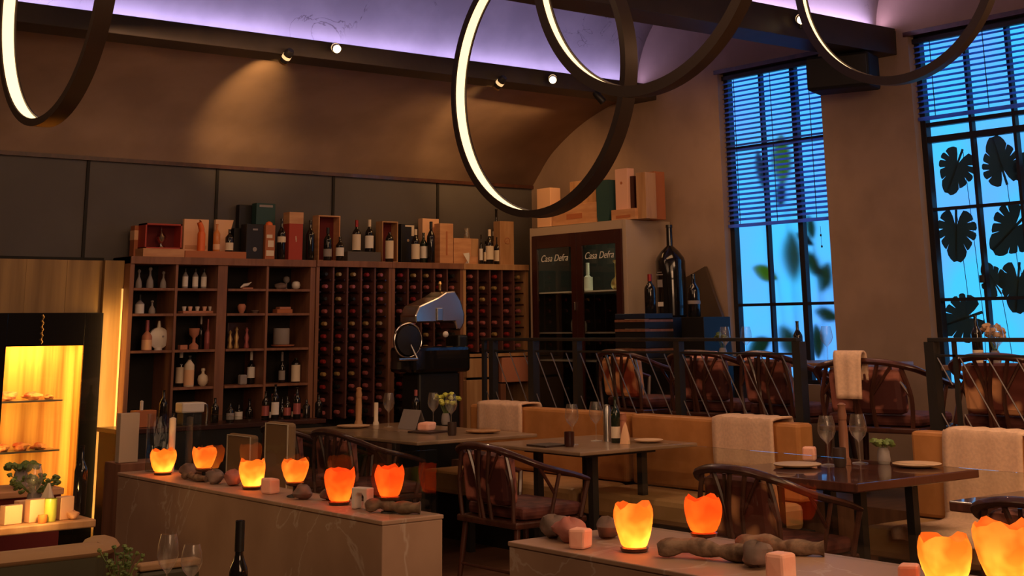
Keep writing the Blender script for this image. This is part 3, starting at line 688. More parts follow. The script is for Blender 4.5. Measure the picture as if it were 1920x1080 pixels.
bottle(onshelf(429, Y1, zt), height(429, 430, Y1, zt), .032, 'dark bottle with a cream label at the right end of the tray', 'wine', 'cream_label', None, lz=(.06, .4))
bxitem('black_box', 438, 470, 428, Y2, 'plain black gift box right of the wooden tray, behind the emblem box', 'black', .08)
t, w, h = bxitem('black_box', 461, 493, 420, Y1, 'black bottle box with a faint grey emblem', 'black', .10)
MB().lathe([(.018, 0), (.018, .002)], axis='y', n=16).build('emblem', 'grey_label', t, loc=(0, -.003, h*.28))
MB().box(-.022, -.0025, h*.82, .022, -.001, h*.87).build('print', 'grey_label', t)
t, w, h = bxitem('teal_box', 478, 514, 381, Y2, 'tall dark teal box standing above the black boxes', 'teal', .08)
MB().box(-w*.7, -.002, h*.93, w*.7, -.0005, h*.97).build('print', 'grey_label', t)
bxitem('black_box', 446, 474, 384, Y2+.085, 'tallest black box at the back, left of the teal box', 'black', .06)
t, w, h = bxitem('figured_box', 497, 515, 422, Y1-.02, 'small orange and cream figured bottle box', 'rust', .06)
MB().box(-w*.8, -.002, h*.10, w*.8, -.0005, h*.26).box(-w*.5, -.002, h*.36, w*.7, -.0005, h*.55).box(-w*.8, -.002, h*.62, w*.4, -.0005, h*.72).build('print', 'cream_label', t)
MB().lathe([(w*.7, 0), (w*.6, .02), (w*.2, .03)], n=12).build('stopper', 'orange', t, loc=(0, .03, h), smooth=True)
bottle(onshelf(527, Y1), height(527, 410, Y1, ST), .034, 'black bottle with a narrow cream label left of the red box', 'wine', 'cream_label', None, lz=(.42, .56)) if False else bottle(onshelf(527, Y1, ST), height(527, 410, Y1, ST), .034, 'black bottle with a narrow cream label left of the red box', 'wine', 'cream_label', None, lz=(.42, .56))
t, w, h = bxitem('red_box', 541, 567, 398, Y1, 'tall red bottle box with an orange top', 'redbox', .10, lid=(.76, 1.002, 'crate'))
MB().box(-.004, -.002, h*.42, .002, -.0005, h*.5).box(-.001, -.002, h*.38, .005, -.0005, h*.46).build('print', 'cream_label', t)
bottle(onshelf(581, Y1, ST), height(581, 413, Y1, ST), .036, 'dark unlabelled bottle between the red box and the pine frame', 'wine', None, None)
openframe(596, 637, 404, Y2-.06, 'pine wine case open at the front, leftmost of the two', 'crate')
bottle(onshelf(614, Y1-.03, ST), height(614, 427, Y1-.03, ST), .034, 'dark bottle with a grey crest in front of the left open pine case', 'wine', 'grey_label', 'black', lz=(.12, .35))
bottle(onshelf(637, Y1-.02, ST), height(637, 444, Y1-.02, ST), .034, 'short dark bottle with a white label beside the left open pine case', 'wine', 'white_label', None, lz=(.2, .55))
t, w, h = bxitem('black_box', 652, 714, 472, Y1-.02, 'low flat black box under the bottle with a plain white label', 'panel', .16)
bottle(onshelf(668, Y1+.03, ST+h), height(668, 412, Y1, ST+h), .036, 'bottle with a red striped cream label and red capsule', 'wine', 'cream_label', 'red_foil', lz=(.05, .55), shoulder=.58)
bottle(onshelf(692, Y1+.03, ST+h), height(692, 411, Y1, ST+h), .036, 'bottle with a plain white label standing on the flat black box', 'wine', 'white_label', 'cream_label', lz=(.12, .50), shoulder=.58)
openframe(716, 746, 415, Y2-.06, 'narrower pine wine case open at the front, holding a long-labelled bottle', 'wood_light')
bottle(onshelf(730, Y1-.0, ST), height(730, 436, Y1, ST), .035, 'stout bottle with a long cream label in the narrower open case', 'wine', 'cream_label', None, lz=(.12, .72), shoulder=.78)
t, w, h = bxitem('black_box', 752, 776, 420, Y2-.03, 'black bottle carton with a gold medal', 'black', .08)
MB().lathe([(.012, 0), (.012, .002)], axis='y', n=14).build('medal', 'gold_foil', t, loc=(.004, -.003, h*.58))
MB().box(-w*.4, -.002, h*.93, w, -.0005, h*.97).box(w*.6, -.002, h*.7, w, -.0005, h*.93).build('print', 'cream_label', t)
bottle(onshelf(779, Y1-.02, ST), height(779, 430, Y1, ST), .036, 'pale-shouldered bottle with a long peach cream label', 'wine', 'cream_label', 'cream_label', lz=(.10, .55))
bottle(onshelf(794, Y1+.03, ST), height(794, 436, Y1, ST), .033, 'bottle with a cream label squeezed behind the tall dark bottle', 'wine_green', 'white_label', None, lz=(.16, .55))
bottle(onshelf(808, Y1-.02, ST), height(808, 416, Y1, ST), .036, 'tall dark bottle with no visible label before the pale carton', 'wine', None, 'black')
bxitem('pale_carton', 792, 823, 410, Y2, 'pale cardboard bottle carton behind the tall dark bottle', 'peach', .07)
t, w, h = bxitem('tall_carton', 825, 850, 419, Y1, 'tall peach-orange bottle carton with dark vertical print', 'crate', .09)
MB().box(-.008, -.002, h*.2, .008, -.0005, h*.8).build('print', 'rust', t)
t, w, h = bxitem('wooden_box', 851, 897, 447, Y1, 'squat wooden box with a glass carafe on top', 'crate', .16)
MB().box(w*.4, -.0015, h*.3, w, -.0005, h).build('end_panel', 'wood_light', t)
tag(MB().lathe([(.025, 0), (.028, .03), (.020, .06), (.026, .095)], n=16, cap=False).build('carafe', 'stemglass', smooth=True, loc=t.location+Vector((.05, .06, h+.001)), solid=.002), 'small glass carafe on the squat wooden box', 'carafe')
t = thing('paper_cone', onshelf(876, Y1-.07, ST), 'white folded paper cone leaning before the squat box', 'paper')
MB().add([(-.045, 0, .085), (.02, 0, .095), (0.01, -.01, 0), (.045, .02, .07), (.0, .03, .0)], [(0, 1, 2), (1, 3, 2), (2, 3, 4)]).build('cone', 'white_label', t, solid=.002)
for px, hh, rr, lb, lab, yy_ in ((902, 440, .016, 'slim miniature bottle nearest the paper cone', 'white_label', Y1-.04), (910, 452, .016, 'slim miniature bottle behind the paper cone', 'cream_label', Y1), (918, 430, .037, 'bottle with a square cream label and cream capsule near the right end', 'cream_label', Y1-.02), (933, 445, .034, 'bottle with a low cream label against the orange box', 'cream_label', Y1+.05), (931, 392, .035, 'tallest black bottle at the back near the right end of the racks', 'white_label', Y2)):
    bottle(onshelf(px, yy_, ST), height(px, hh, yy_, ST), rr, lb, 'wine', lab, 'cream_label' if px == 918 else None, lz=(.13, .52) if px != 931 else (.52, .60), shoulder=.60)
t, w, h = bxitem('orange_box', 938, 964, 415, Y1, 'orange wooden bottle box with a round stamp at the right end of the racks', 'wood_light', .10)
mb = MB(); mb.tube([(.028*cos(a*pi/10), -.003, h*.55+.028*sin(a*pi/10)) for a in range(20)], .0022, 5, closed=True).tube([(-.01, -.003, h*.55-.01), (.01, -.003, h*.55+.01)], .0022, 5).build('round_stamp', 'rust', t)

# ---------------------------------------------------------------- bookcase contents
def small(name, px, py, zsh, label, cat, prof, m, y=10.17, n=16, parts=()):
    p = at(px, py, y=y); t = MB().lathe(prof, n=n).build(name, m, smooth=True, loc=(p.x, y, zsh+.001))
    tag(t, label, cat); return t
Z0, Z1, Z2, Z3, Z4 = 1.754, 1.567, 1.30, 1.028, .681
dec = lambda h, r: [(r*.9, 0), (r, h*.1), (r*.85, h*.35), (r*.3, h*.6), (r*.25, h*.8), (r*.5, h*.86), (r*.45, h*.95), (.002, h)]
small('decanter', 260, 530, Z0, 'clear decanter at the far left of the top shelf', 'decanter', dec(.14, .025), 'grey_label')
small('decanter', 281, 530, Z0, 'taller clear decanter, middle of three on the top shelf', 'decanter', dec(.16, .028), 'grey_label')
small('decanter', 306, 530, Z0, 'third clear decanter along the top shelf', 'decanter', dec(.13, .025), 'grey_label')
for px, lb in ((347, 'left frosted bottle of the three on the top shelf'), (366, 'middle frosted bottle of the three on the top shelf'), (382, 'right frosted bottle of the three on the top shelf')):
    bottle(onshelf(px, 10.17, Z0, 530)+Vector((0, 0, .001)), .15, .022, lb, 'grey_label', 'white_label', 'black', lz=(.1, .6), neck=.45, group='frosted spirit bottles')
t = thing('fish_ornament', onshelf(462, 10.16, Z0, 530), 'small pale leaping fish ornament on the top shelf', 'ornament')
MB().tube([(-.05, 0, .012), (-.02, 0, .03), (.01, 0, .035), (.045, 0, .055)], [.005, .013, .012, .002], 8).build('body', 'white', t, smooth=True)
MB().box(-.04, -.02, 0, .05, .02, .012).build('base', 'terracotta', t)
t = thing('ship_ornament', onshelf(527, 10.16, Z0, 530), 'low brown ornament left of the white ball on the top shelf', 'ornament')
MB().blob((0, 0, .025), .06, .03, .025, 3, .2).build('body', 'rock', t, smooth=True)
small('glass_ball', 537, 530, Z0, 'blue grey glass ball raised behind the white one', 'ornament', [(.02, 0), (.006, .01), (.006, .05), (.022, .06), (.028, .08), (.022, .1), (.002, .108)], 'grey_label', y=10.24)
small('white_ball', 555, 535, Z0, 'round white pot at the right of the top shelf', 'pot', [(.012, 0), (.030, .012), (.036, .035), (.028, .058), (.010, .066)], 'white')
bottle(onshelf(262, 10.17, Z1, 570), .14, .034, 'squat bottle with a white body, second shelf far left', 'grey_label', 'white_label', 'black', lz=(.02, .5), shoulder=.5)
small('cruet', 285, 578, Z1, 'small pointed cruet on the second shelf', 'cruet', dec(.10, .026), 'grey_label')
t = thing('serving_tray', onshelf(370, 10.16, Z1, 580), 'pink tray with little cups in the second compartment', 'tray')
MB().box(-.14, -.05, 0, .14, .05, .02).build('tray', 'terracotta', t, bevel=.004)
for k, x in enumerate((-.11, -.06, 0, .06, .11)):
    tag(MB().lathe([(.012, 0), (.018, .03), (.016, .032)], n=10).build('little_cup', 'pinkbox' if k % 2 else 'white', smooth=True, loc=t.location+Vector((x, 0, .021))), ['leftmost', 'second from the left', 'middle', 'second from the right', 'rightmost'][k]+' little cup on the pink tray', 'cup', 'little cups on the pink tray')
small('rose_bowl', 453, 580, Z1, 'rose coloured bowl on the second shelf right of the post', 'bowl', [(.015, 0), (.03, .03), (.034, .055), (.024, .07), (.02, .072)], 'terracotta')
small('pebble_dish', 478, 580, Z1, 'tiny dark dish beside the rose bowl', 'dish', [(.02, 0), (.034, .018), (.030, .022)], 'rock')
t = thing('flat_box', onshelf(531, 10.16, Z1, 580), 'flat tan box on the second shelf at right', 'box'); MB().box(-.07, -.03, 0, .07, .05, .032).build('body', 'rust', t, bevel=.004); MB().box(-.045, -.028, .032, .055, .045, .05).build('lid', 'terracotta', t, bevel=.003)
bottle(onshelf(275, 10.15, Z2, 640), .22, .038, 'tapering orange and cream bottle on the third shelf', 'terracotta', 'peach', 'rose_foil', lz=(.02, .35), shoulder=.45)
t = thing('round_flask', onshelf(297, 10.18, Z2, 640), 'big round white flask with a small spout', 'flask')
MB().lathe([(.002, -.03), (.05, -.027), (.080, -.012), (.080, .012), (.05, .027), (.002, .03)], (0, 0, .088), 24, axis='y').lathe([(.03, 0), (.03, .02)], n=14).lathe([(.018, .155), (.012, .19), (.008, .215)], n=12).build('flask_body', 'white', t, smooth=True)
MB().lathe([(.008, 0), (.008, .004)], (.022, -.034, .10), 10, axis='y').build('spot_mark', 'grey_label', t)
t = thing('low_box', onshelf(343, 10.15, Z2, 650), 'low terracotta box on the third shelf left of the goblet', 'box'); MB().box(-.03, -.02, 0, .03, .03, .035).build('body', 'terracotta', t, bevel=.003)
small('goblet', 363, 650, Z2, 'red goblet with a broad cup on the third shelf', 'goblet', [(.036, 0), (.036, .03), (.012, .05), (.012, .085), (.036, .11), (.042, .155), (.036, .157)], 'terracotta', y=10.13)
bottle(onshelf(376, 10.22, Z2, 640), .27, .020, 'tall thin bottle with a pale ball stopper behind the goblet', 'wine', None, 'white_label', shoulder=.5)
bottle(onshelf(389, 10.18, Z2, 640), .225, .026, 'rosy bottle right of the goblet', 'rose_foil', 'rose_foil', None, lz=(.2, .5), shoulder=.5)
for px, hh, lb in ((431, .14, 'left gilt figurine on the third shelf'), (443, .165, 'middle gilt figurine on the third shelf'), (462, .16, 'right slender figurine on the third shelf')):
    small('figurine', px, 645, Z2, lb, 'figurine', [(.018, 0), (.022, .01), (.012, hh*.3), (.020, hh*.5), (.008, hh*.75), (.014, hh*.88), (.002, hh)], 'gold_foil' if px < 450 else 'rose_foil')
t = thing('dark_case', onshelf(452, 10.27, Z2, 640), 'dark brown case standing behind the figurines', 'box'); MB().box(-.12, 0, 0, .12, .05, .2).build('body', 'mahogany', t, bevel=.004)
small('white_jar', 527, 645, Z2, 'broad grey-white jar standing on a rust plate', 'jar', [(.062, .024), (.066, .03), (.066, .145), (.060, .15)], 'grey_label')
small('rust_plate', 530, 652, Z2, 'rust plate under the grey-white jar', 'plate', [(.03, 0), (.09, .012), (.095, .022), (.088, .022)], 'terracotta')
bottle(onshelf(338, 10.2, Z3, 710), .26, .036, 'bottle with white oval label and white cap, fourth shelf', 'wine', 'cream_label', 'white_label', lz=(.1, .55))
bottle(onshelf(354, 10.13, Z3, 710), .225, .038, 'cream bottle with a red mark on the fourth shelf', 'cream_label', 'peach', 'black', lz=(.05, .55), shoulder=.68)
small('round_bottle', 380, 715, Z3, 'round pale bottle with a black stopper on the fourth shelf', 'bottle', [(.02, 0), (.036, .018), (.042, .045), (.034, .075), (.012, .09), (.012, .11), (.016, .112), (.014, .13)], 'cream_label')
t = thing('small_box', onshelf(455, 10.13, Z3, 715), 'small rounded grey box before the slim bottle on the fourth shelf', 'box'); MB().box(-.03, -.02, 0, .03, .03, .075).build('body', 'grey_label', t, bevel=.01)
bottle(onshelf(470, 10.19, Z3, 715), .26, .030, 'slim bottle with pale cap and label on the fourth shelf', 'wine', 'white_label', 'white_label', lz=(.18, .5), shoulder=.5)
bottle(onshelf(528, 10.17, Z3, 715), .24, .026, 'dim grey slim bottle on the fourth shelf', 'wine', 'grey_label', 'grey_label', lz=(.1, .4), shoulder=.5)
bottle(onshelf(554, 10.15, Z3, 715), .19, .036, 'bottle with a large cream label and dark stamp at the end of the fourth shelf', 'wine', 'cream_label', 'black', lz=(.05, .72), shoulder=.76)
for k, (px, hh, lab, lb) in enumerate(((447, .21, 'white_label', 'slim bottle wrapped in white paper on the bottom shelf'), (467, .24, None, 'plain dark bottle just right of the white wrapped one'), (489, .26, 'rose_foil', 'bottle with a rose label by the divider'), (510, .27, 'white_label', 'bottle with a slanted white label on the bottom shelf'), (528, .24, None, 'dark bottle in the right of the bottom compartment'), (553, .26, 'cream_label', 'bottle with a pale round label in the last bottom compartment'), (570, .22, 'rose_foil', 'short rose-labelled bottle beside the right post'))):
    bottle(onshelf(px, 10.14, Z4, 790), hh, .030, lb, 'wine', lab, 'rose_foil' if k in (2, 3, 5) else None, lz=(.05, .7) if k == 0 else (.2, .5), shoulder=.6)

# ================================================================== CREAM CABINET WITH DARK GLAZED DOORS
XC = 7.9
t = thing('display_cabinet', (XC, 8.54, ZP), 'cream framed cabinet with dark glazed double doors and white script', 'cabinet')
L, Hc, dp = 9.80-8.54, 2.29-ZP, XW-.003-XC
MB().box(.001, 0, 0, dp, .03, Hc).box(.001, L-.03, 0, dp, L, Hc).box(.001, .03, Hc-.05, dp, L-.03, Hc).box(.001, .03, 0, dp, L-.03, .05).box(dp-.02, .03, .05, dp, L-.03, Hc-.05).build('carcass', 'cream2', t) if M.setdefault('cream2', mat('cream_stone', (.50, .39, .29), .6)) else 0
MB().box(-.012, -.002, 0, .0, .045, Hc+.002).box(-.012, L-.045, 0, .0, L+.002, Hc+.002).box(-.012, .045, Hc-.07, .0, L-.045, Hc+.002).build('front_frame', 'cream2', t, bevel=.002)
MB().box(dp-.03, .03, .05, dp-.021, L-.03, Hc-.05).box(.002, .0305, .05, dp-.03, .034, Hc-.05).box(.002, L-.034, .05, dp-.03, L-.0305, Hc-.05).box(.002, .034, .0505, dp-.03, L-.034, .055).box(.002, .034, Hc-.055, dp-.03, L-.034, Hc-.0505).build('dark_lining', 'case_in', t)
ym = L*.485
for k, (a, b) in enumerate(((.046, ym-.002), (ym+.002, L-.046))):
    d = MB().box(-.03, a, .05, -.012, a+.07, Hc-.072).box(-.03, b-.07, .05, -.012, b, Hc-.072).box(-.03, a+.07, Hc-.185, -.012, b-.07, Hc-.072).box(-.03, a+.07, .05, -.012, b-.07, .14).build('door', 'mahogany', t, bevel=.002)
    MB().box(-.024, a+.07, .14, -.019, b-.07, Hc-.185).build('glass', 'pane', d)
    text_obj('Casa Defra', 'script_lettering', 'white_label', d, (-.0255, (a+b)/2, Hc-.30), (pi/2, 0, -pi/2), .082, .35)
    if k == 1: MB().box(-.046, a+.012, 1.12, -.031, a+.030, 1.19).build('handle', 'chrome', d, bevel=.003)
zs2 = [1.27, .93, .70]
for z in zs2: MB().box(.02, .032, z, dp-.04, L-.032, z+.012).build('shelf', 'white_label' if z > 1.2 else 'grey_label', t)
area('cabinet_display_light', (XC+.22, 9.15, 2.22), (0, 0, -1), .02, .9, 1.6, (.95, 1, .6))
zb = ZP+1.283
bottle((XC+.2, 9.27, zb), .24, .042, 'pale green-white carafe bottle behind the left cabinet door', 'white_label', 'white', 'white_label', lz=(.1, .5), shoulder=.4)
t2 = thing('trophy_decanter', (XC+.2, 8.90, zb), 'golden round flask with tall neck behind the right cabinet door', 'decanter')
MB().lathe([(.02, 0), (.045, .02), (.052, .05), (.04, .085), (.016, .11), (.016, .22), (.03, .235), (.028, .25)], n=16).build('flask', 'gold_foil', t2, smooth=True)
small2 = lambda y, z, h, lb: tag(MB().lathe([(.02, 0), (.03, .01), (.032, h*.7), (.02, h)], n=12).build('glass_jar', 'grey_label', smooth=True, loc=(XC+.2, y, z)), lb, 'jar')
small2(9.46, ZP+.943, .11, 'left dim jar on the middle shelf of the cream cabinet'); small2(9.34, ZP+.943, .09, 'right dim jar on the middle shelf of the cream cabinet')

# boxes on top of the cabinet
TC = 2.294
def cbox(name, pa, pb, ptop, xx, label, m, dep=.12, z0=TC, lid=None, cat='box', taper=0):
    y0 = at(pb, 400, x=xx).y; y1 = at(pa, 400, x=xx).y; h = at((pa+pb)/2, ptop, x=xx).z-z0; w = (y1-y0)/2
    t = thing(name, (xx, (y0+y1)/2, z0), label, cat)
    if taper: MB().prism([(-w*.8, 0), (w*.8, 0), (w, h*.15), (w, h), (-w, h), (-w, h*.15)], 'x', 0, dep).build('box_body', m, t)
    else: MB().box(0, -w, 0, dep, w, h).build('box_body', m, t, bevel=.003)
    if lid: MB().box(-.0015, -w*lid[3], h*lid[0], -.0003, w*lid[3], h*lid[1]).build('print', lid[2], t)
    return t, w, h
cbox('tall_carton', 1007, 1032, 353, 7.97, 'pale peach carton alone at the left end of the cream cabinet top', 'peach')
t, w, h = cbox('wine_crate', 1036, 1119, 383, 7.97, 'long low pine crate printed with a rose and script lying on the cabinet', 'crate', .2, lid=(.30, .55, 'rust', .35))
cbox('wine_crate', 1069, 1118, 338, 8.02, 'upright orange crate stacked on the long low pine crate', 'wood_light', .16, z0=TC+h+.001, lid=(.45, .55, 'rust', .5))
cbox('teal_carton', 1119, 1142, 338, 7.95, 'dark teal tapering carton at the centre of the cabinet top', 'teal', .09, taper=1)
t, w, h = cbox('wine_crate', 1146, 1191, 392, 7.95, 'small pine crate under the pale cream carton', 'crate', .2, lid=(.2, .45, 'rust', .6))
t, w, h3 = cbox('tall_carton', 1155, 1178, 316, 7.99, 'tall pale cream carton with a dark crest, highest on the cabinet', 'pinkbox', .08, z0=TC+h+.001)
MB().lathe([(.012, 0), (.012, .002)], axis='x', n=12).build('crest', 'rust', t, loc=(-.0025, 0, h3*.65))
cbox('dark_carton', 1179, 1190, 330, 8.02, 'narrow dark brown carton squeezed beside the tall cream one', 'mahogany', .08, z0=TC+h+.001)
t, w, h = cbox('tall_carton', 1194, 1212, 323, 7.98, 'orange-brown carton near the right end of the cabinet', 'wood_light', .12)
cbox('tall_carton', 1206, 1229, 322, 8.12, 'russet carton against the wall at the far right of the cabinet top', 'rust', .12)

# sideboard next to the cabinet, giant bottle
t = thing('sideboard', (7.50, 7.62, ZP), 'dark sideboard behind the railing carrying the giant bottle', 'sideboard')
MB().box(0, 0, .06, .85, .88, .75).build('carcass', 'black', t, bevel=.004)
for k in range(2): MB().box(-.012, .01+k*.44, .08, -.001, .43+k*.44, .73).build('door', 'black_gloss', t, bevel=.003)
MB().box(.02, .02, 0, .83, .86, .06).build('plinth', 'black', t)
zt = ZP+.752
for k in range(4):
    t = thing('wooden_crate', (7.55, 8.16, zt+k*.072), ['lowest slatted crate of the dark stack beside the giant bottle', 'second slatted crate up the dark stack', 'third slatted crate up the dark stack', 'topmost slatted crate of the dark stack'][k], 'crate', 'stacked crates')
    MB().box(0, -.17, 0, .3, .17, .050).build('crate_body', 'black', t); MB().box(-.004, -.17, .05, .3, .17, .068).build('rim', 'wood_red', t)
t = thing('black_tray', (7.55, 8.16, zt+.289), 'black tray with a blue glint on top of the stacked crates', 'tray'); MB().box(0, -.17, 0, .3, .17, .04).build('tray', 'navy', t, bevel=.005)
t = thing('navy_plinth', (7.98, 8.27, zt), 'navy blue plinth under the giant bottle', 'plinth'); MB().box(0, -.13, 0, .28, .13, .30).build('plinth_body', 'navy', t, bevel=.004)
g = bottle((8.12, 8.27, zt+.301), at(1245, 421, x=8.05).z-zt-.301, .122, 'giant dark wine bottle taller than everything around it', 'wine', 'wine', None, 'giant_bottle', lz=(.02, .4), neck=.22, shoulder=.60)
MB().box(-.004, -.028, 0, 0, .028, .06).build('crest_label', 'grey_label', g, loc=(-.1235, 0, .235), rz=0)
MB().box(-.004, -.030, 0, 0, .030, .035).build('small_label', 'white_label', g, loc=(-.1235, 0, .085))
MB().box(-.004, -.035, 0, 0, .035, .008).box(-.004, -.025, .02, 0, .025, .026).build('print', 'grey_label', g, loc=(-.1235, 0, .33))
t = thing('black_case', (7.95, 7.86, zt), 'black case at the right end of the sideboard under a dark bottle', 'case'); MB().box(0, -.10, 0, .3, .14, .30).build('case_body', 'black', t, bevel=.004)
bottle((7.72, 8.10, zt+.330), .30, .045, 'dark magnum with red capsule left of the giant bottle', 'wine', None, 'red_foil')
bottle((8.08, 7.98, zt+.301), .33, .050, 'dark magnum with a pale medal right of the giant bottle', 'wine', 'grey_label', None, lz=(.3, .38))
tp = thing('dark_peaked_shape', (8.34, 8.22, zt), 'dark olive shape with a peaked outline behind the giant bottle', 'panel')
MB().prism([(-.36, 0), (.22, 0), (.22, .36), (.10, .62), (-.12, .70), (-.20, .50), (-.33, .20)], 'x', 0, .03).build('peaked_shape', mat('dark_olive', (.10, .065, .04), .6), tp)  # flat dark olive outline set upright behind the bottle

# ================================================================== RAILING
M['bar_grey'] = mat('bar_grey', (.14, .12, .12), .4, metal=.4)
def railing(ya, yb, posts, label, xr=6.66, bars=None):
    t = thing('railing', (xr, 0, ZP), label, 'railing'); zt_ = 1.362-ZP
    MB().box(-.02, ya, zt_-.022, .02, yb, zt_).build('top_rail', 'iron', t, bevel=.003)
    MB().box(-.015, ya, .06, .015, yb, .085).build('bottom_rail', 'iron', t)
    MB().box(-.01, ya, zt_-.10, .01, yb, zt_-.088).build('middle_rail', 'iron', t)
    for y, wd in posts: MB().box(-wd/2, y-wd/2, 0.001, wd/2, y+wd/2, zt_-.022).build('post', 'iron', t)
    mb = MB(); ps = sorted(y for y, _ in posts)
    for a, b in zip(ps[:-1], ps[1:]):
        n = max(2, int((b-a)/.17)); 
        for k in range(-2, n+1):
            y1_ = b-.03-(k*.17); y0_ = y1_-.42
            z1_, z0_ = zt_-.105, .09
            # bar falls towards the camera side (smaller y)
            tA = 0.0; tB = 1.0
            if y1_ > b-.03: tA = (y1_-(b-.03))/.42
            if y0_ < a+.03: tB = (y1_-(a+.03))/.42
            if tA >= tB or tA >= 1: continue
            P = [(0, y1_-.42*s_, z1_+(z0_-z1_)*s_) for s_ in (tA, tB)]
            mb.tube(P, .0045, 5)
    mb.build('slanted_bars', 'bar_grey', t)
    return t
yr = lambda px: at(px, 636, x=6.66).y
railing(yr(1497), yr(905), ((yr(908), .03), (yr(925), .05), (yr(1000), .06), (yr(1082), .05), (yr(1272), .05), (yr(1497), .06)), 'long dark railing with slanted bars behind the tan bench')
railing(2.2, yr(1742), ((yr(1746), .06), (yr(1788), .02), (yr(1990), .05), (2.25, .05)), 'dark railing section at right behind the bench with the long blanket')

# ================================================================== BENCHES AND THROWS
def bench(y0, y1, label, xs=5.98, seams=()):
    t = thing('bench', (6.44, y0, 0), label, 'bench'); L = y1-y0
    MB().box(-.36, .02, .0, .12, L-.02, .30).build('plinth', 'black', t)
    MB().box(xs-6.44, 0, .31, .02, L, .455).build('seat_cushion', 'leather_seat', t, bevel=.035)
    MB().box(0, 0, .456, .135, L, .885).build('backrest', 'leather', t, bevel=.02)
    return t
bench(7.04, 8.75, 'tan leather bench section at the back behind the long stone table')
bench(5.57, 6.98, 'tan leather bench section in the middle, blanket hanging near its right end')
bench(2.2, 4.80, 'tan leather bench at right whose blanket reaches down over the seat')
def throw(y0, y1, zlow, label, toseat=False, xb=6.44, zt_=.886):
    t = thing('blanket', (xb, (y0+y1)/2, zt_), label, 'blanket'); w = (y1-y0)/2
    prof = [(.165, -.22), (.162, -.05), (.15, .006), (.12, .022), (.03, .022), (-.012, .012), (-.022, -.02), (-.026, zlow-zt_)]
    if toseat: prof = [(.165, -.22), (.162, -.05), (.15, .006), (.12, .022), (.03, .022), (-.012, .012), (-.022, -.02), (-.026, -.34), (-.04, -.395), (-.10, -.418), (-.30, -.418), (-.43, -.418), (-.482, -.428), (-.492, -.47)]
    prof = spline(prof, 4); rnd = random.Random(int(y0*100)); vs = []; n = 14
    for i, (x, z) in enumerate(prof):
        for k in range(n+1):
            f = k/n; e = .012*sin(i*.35+y0)*(1 if k in (0, n) else .6)
            vs.append((x+.003*sin(k*1.3+i*.2), -w+2*w*f+e, z+.003*sin(k*2.1+1)))
    fs = [(i*(n+1)+k, i*(n+1)+k+1, (i+1)*(n+1)+k+1, (i+1)*(n+1)+k) for i in range(len(prof)-1) for k in range(n)]
    MB().add(vs, fs).build('blanket_cloth', 'towel', t, smooth=True, solid=.014)
    return t
throw(8.10, 8.62, .70, 'cream blanket over the backmost bench, behind the stone table')
throw(5.73, 6.21, .60, 'cream blanket over the middle bench left of the dark wood table')
throw(4.12, 4.58, .5, 'cream blanket draped over back and seat of the right bench', True)

# ================================================================== TABLES
def table(x0, x1, y0, y1, label, m, th=.03, legs=None, rnd_=.0, legm='iron'):
    t = thing('dining_table', ((x0+x1)/2, (y0+y1)/2, 0), label, 'table'); a, b = (x1-x0)/2, (y1-y0)/2
    MB().box(-a, -b, .75-th, a, b, .75).build('table_top', m, t, bevel=.006)
    MB().box(-a*.6, -b*.62, .75-th-.03, a*.6, b*.62, .75-th-.001).build('under_frame', legm, t)
    for sx_ in (-1, 1):
        for sy_ in (-1, 1):
            MB().box(sx_*a*.42-.022, sy_*b*.55-.022, .0, sx_*a*.42+.022, sy_*b*.55+.022, .75-th-.031).build('leg', legm, t)
    return t
table(5.15, 6.12, 7.55, 9.20, 'long pale stone topped table furthest back in the lower dining area', 'tabletop_stone', .022) if M.setdefault('tabletop_stone', mat('table_stone', (.27, .175, .105), .3, col2=(.34, .23, .145), scale=5, coat=.2)) else 0
table(5.40, 6.34, 6.28, 7.20, 'square stone topped table in the middle with two wine glasses and a shaker', 'tabletop_stone', .022)
M['t3'] = mat('oxblood_wood', (.085, .030, .022), .16, col2=(.13, .045, .032), scale=3, stretch=(1, 7, 1), coat=.6)
table(5.24, 6.17, 4.21, 5.12, 'dark oxblood wood table at right in front of the tan bench', 't3', .04)
table(5.02, 5.95, 2.70, 3.58, 'dark wood table cut off by the right edge of the picture', 't3', .04)

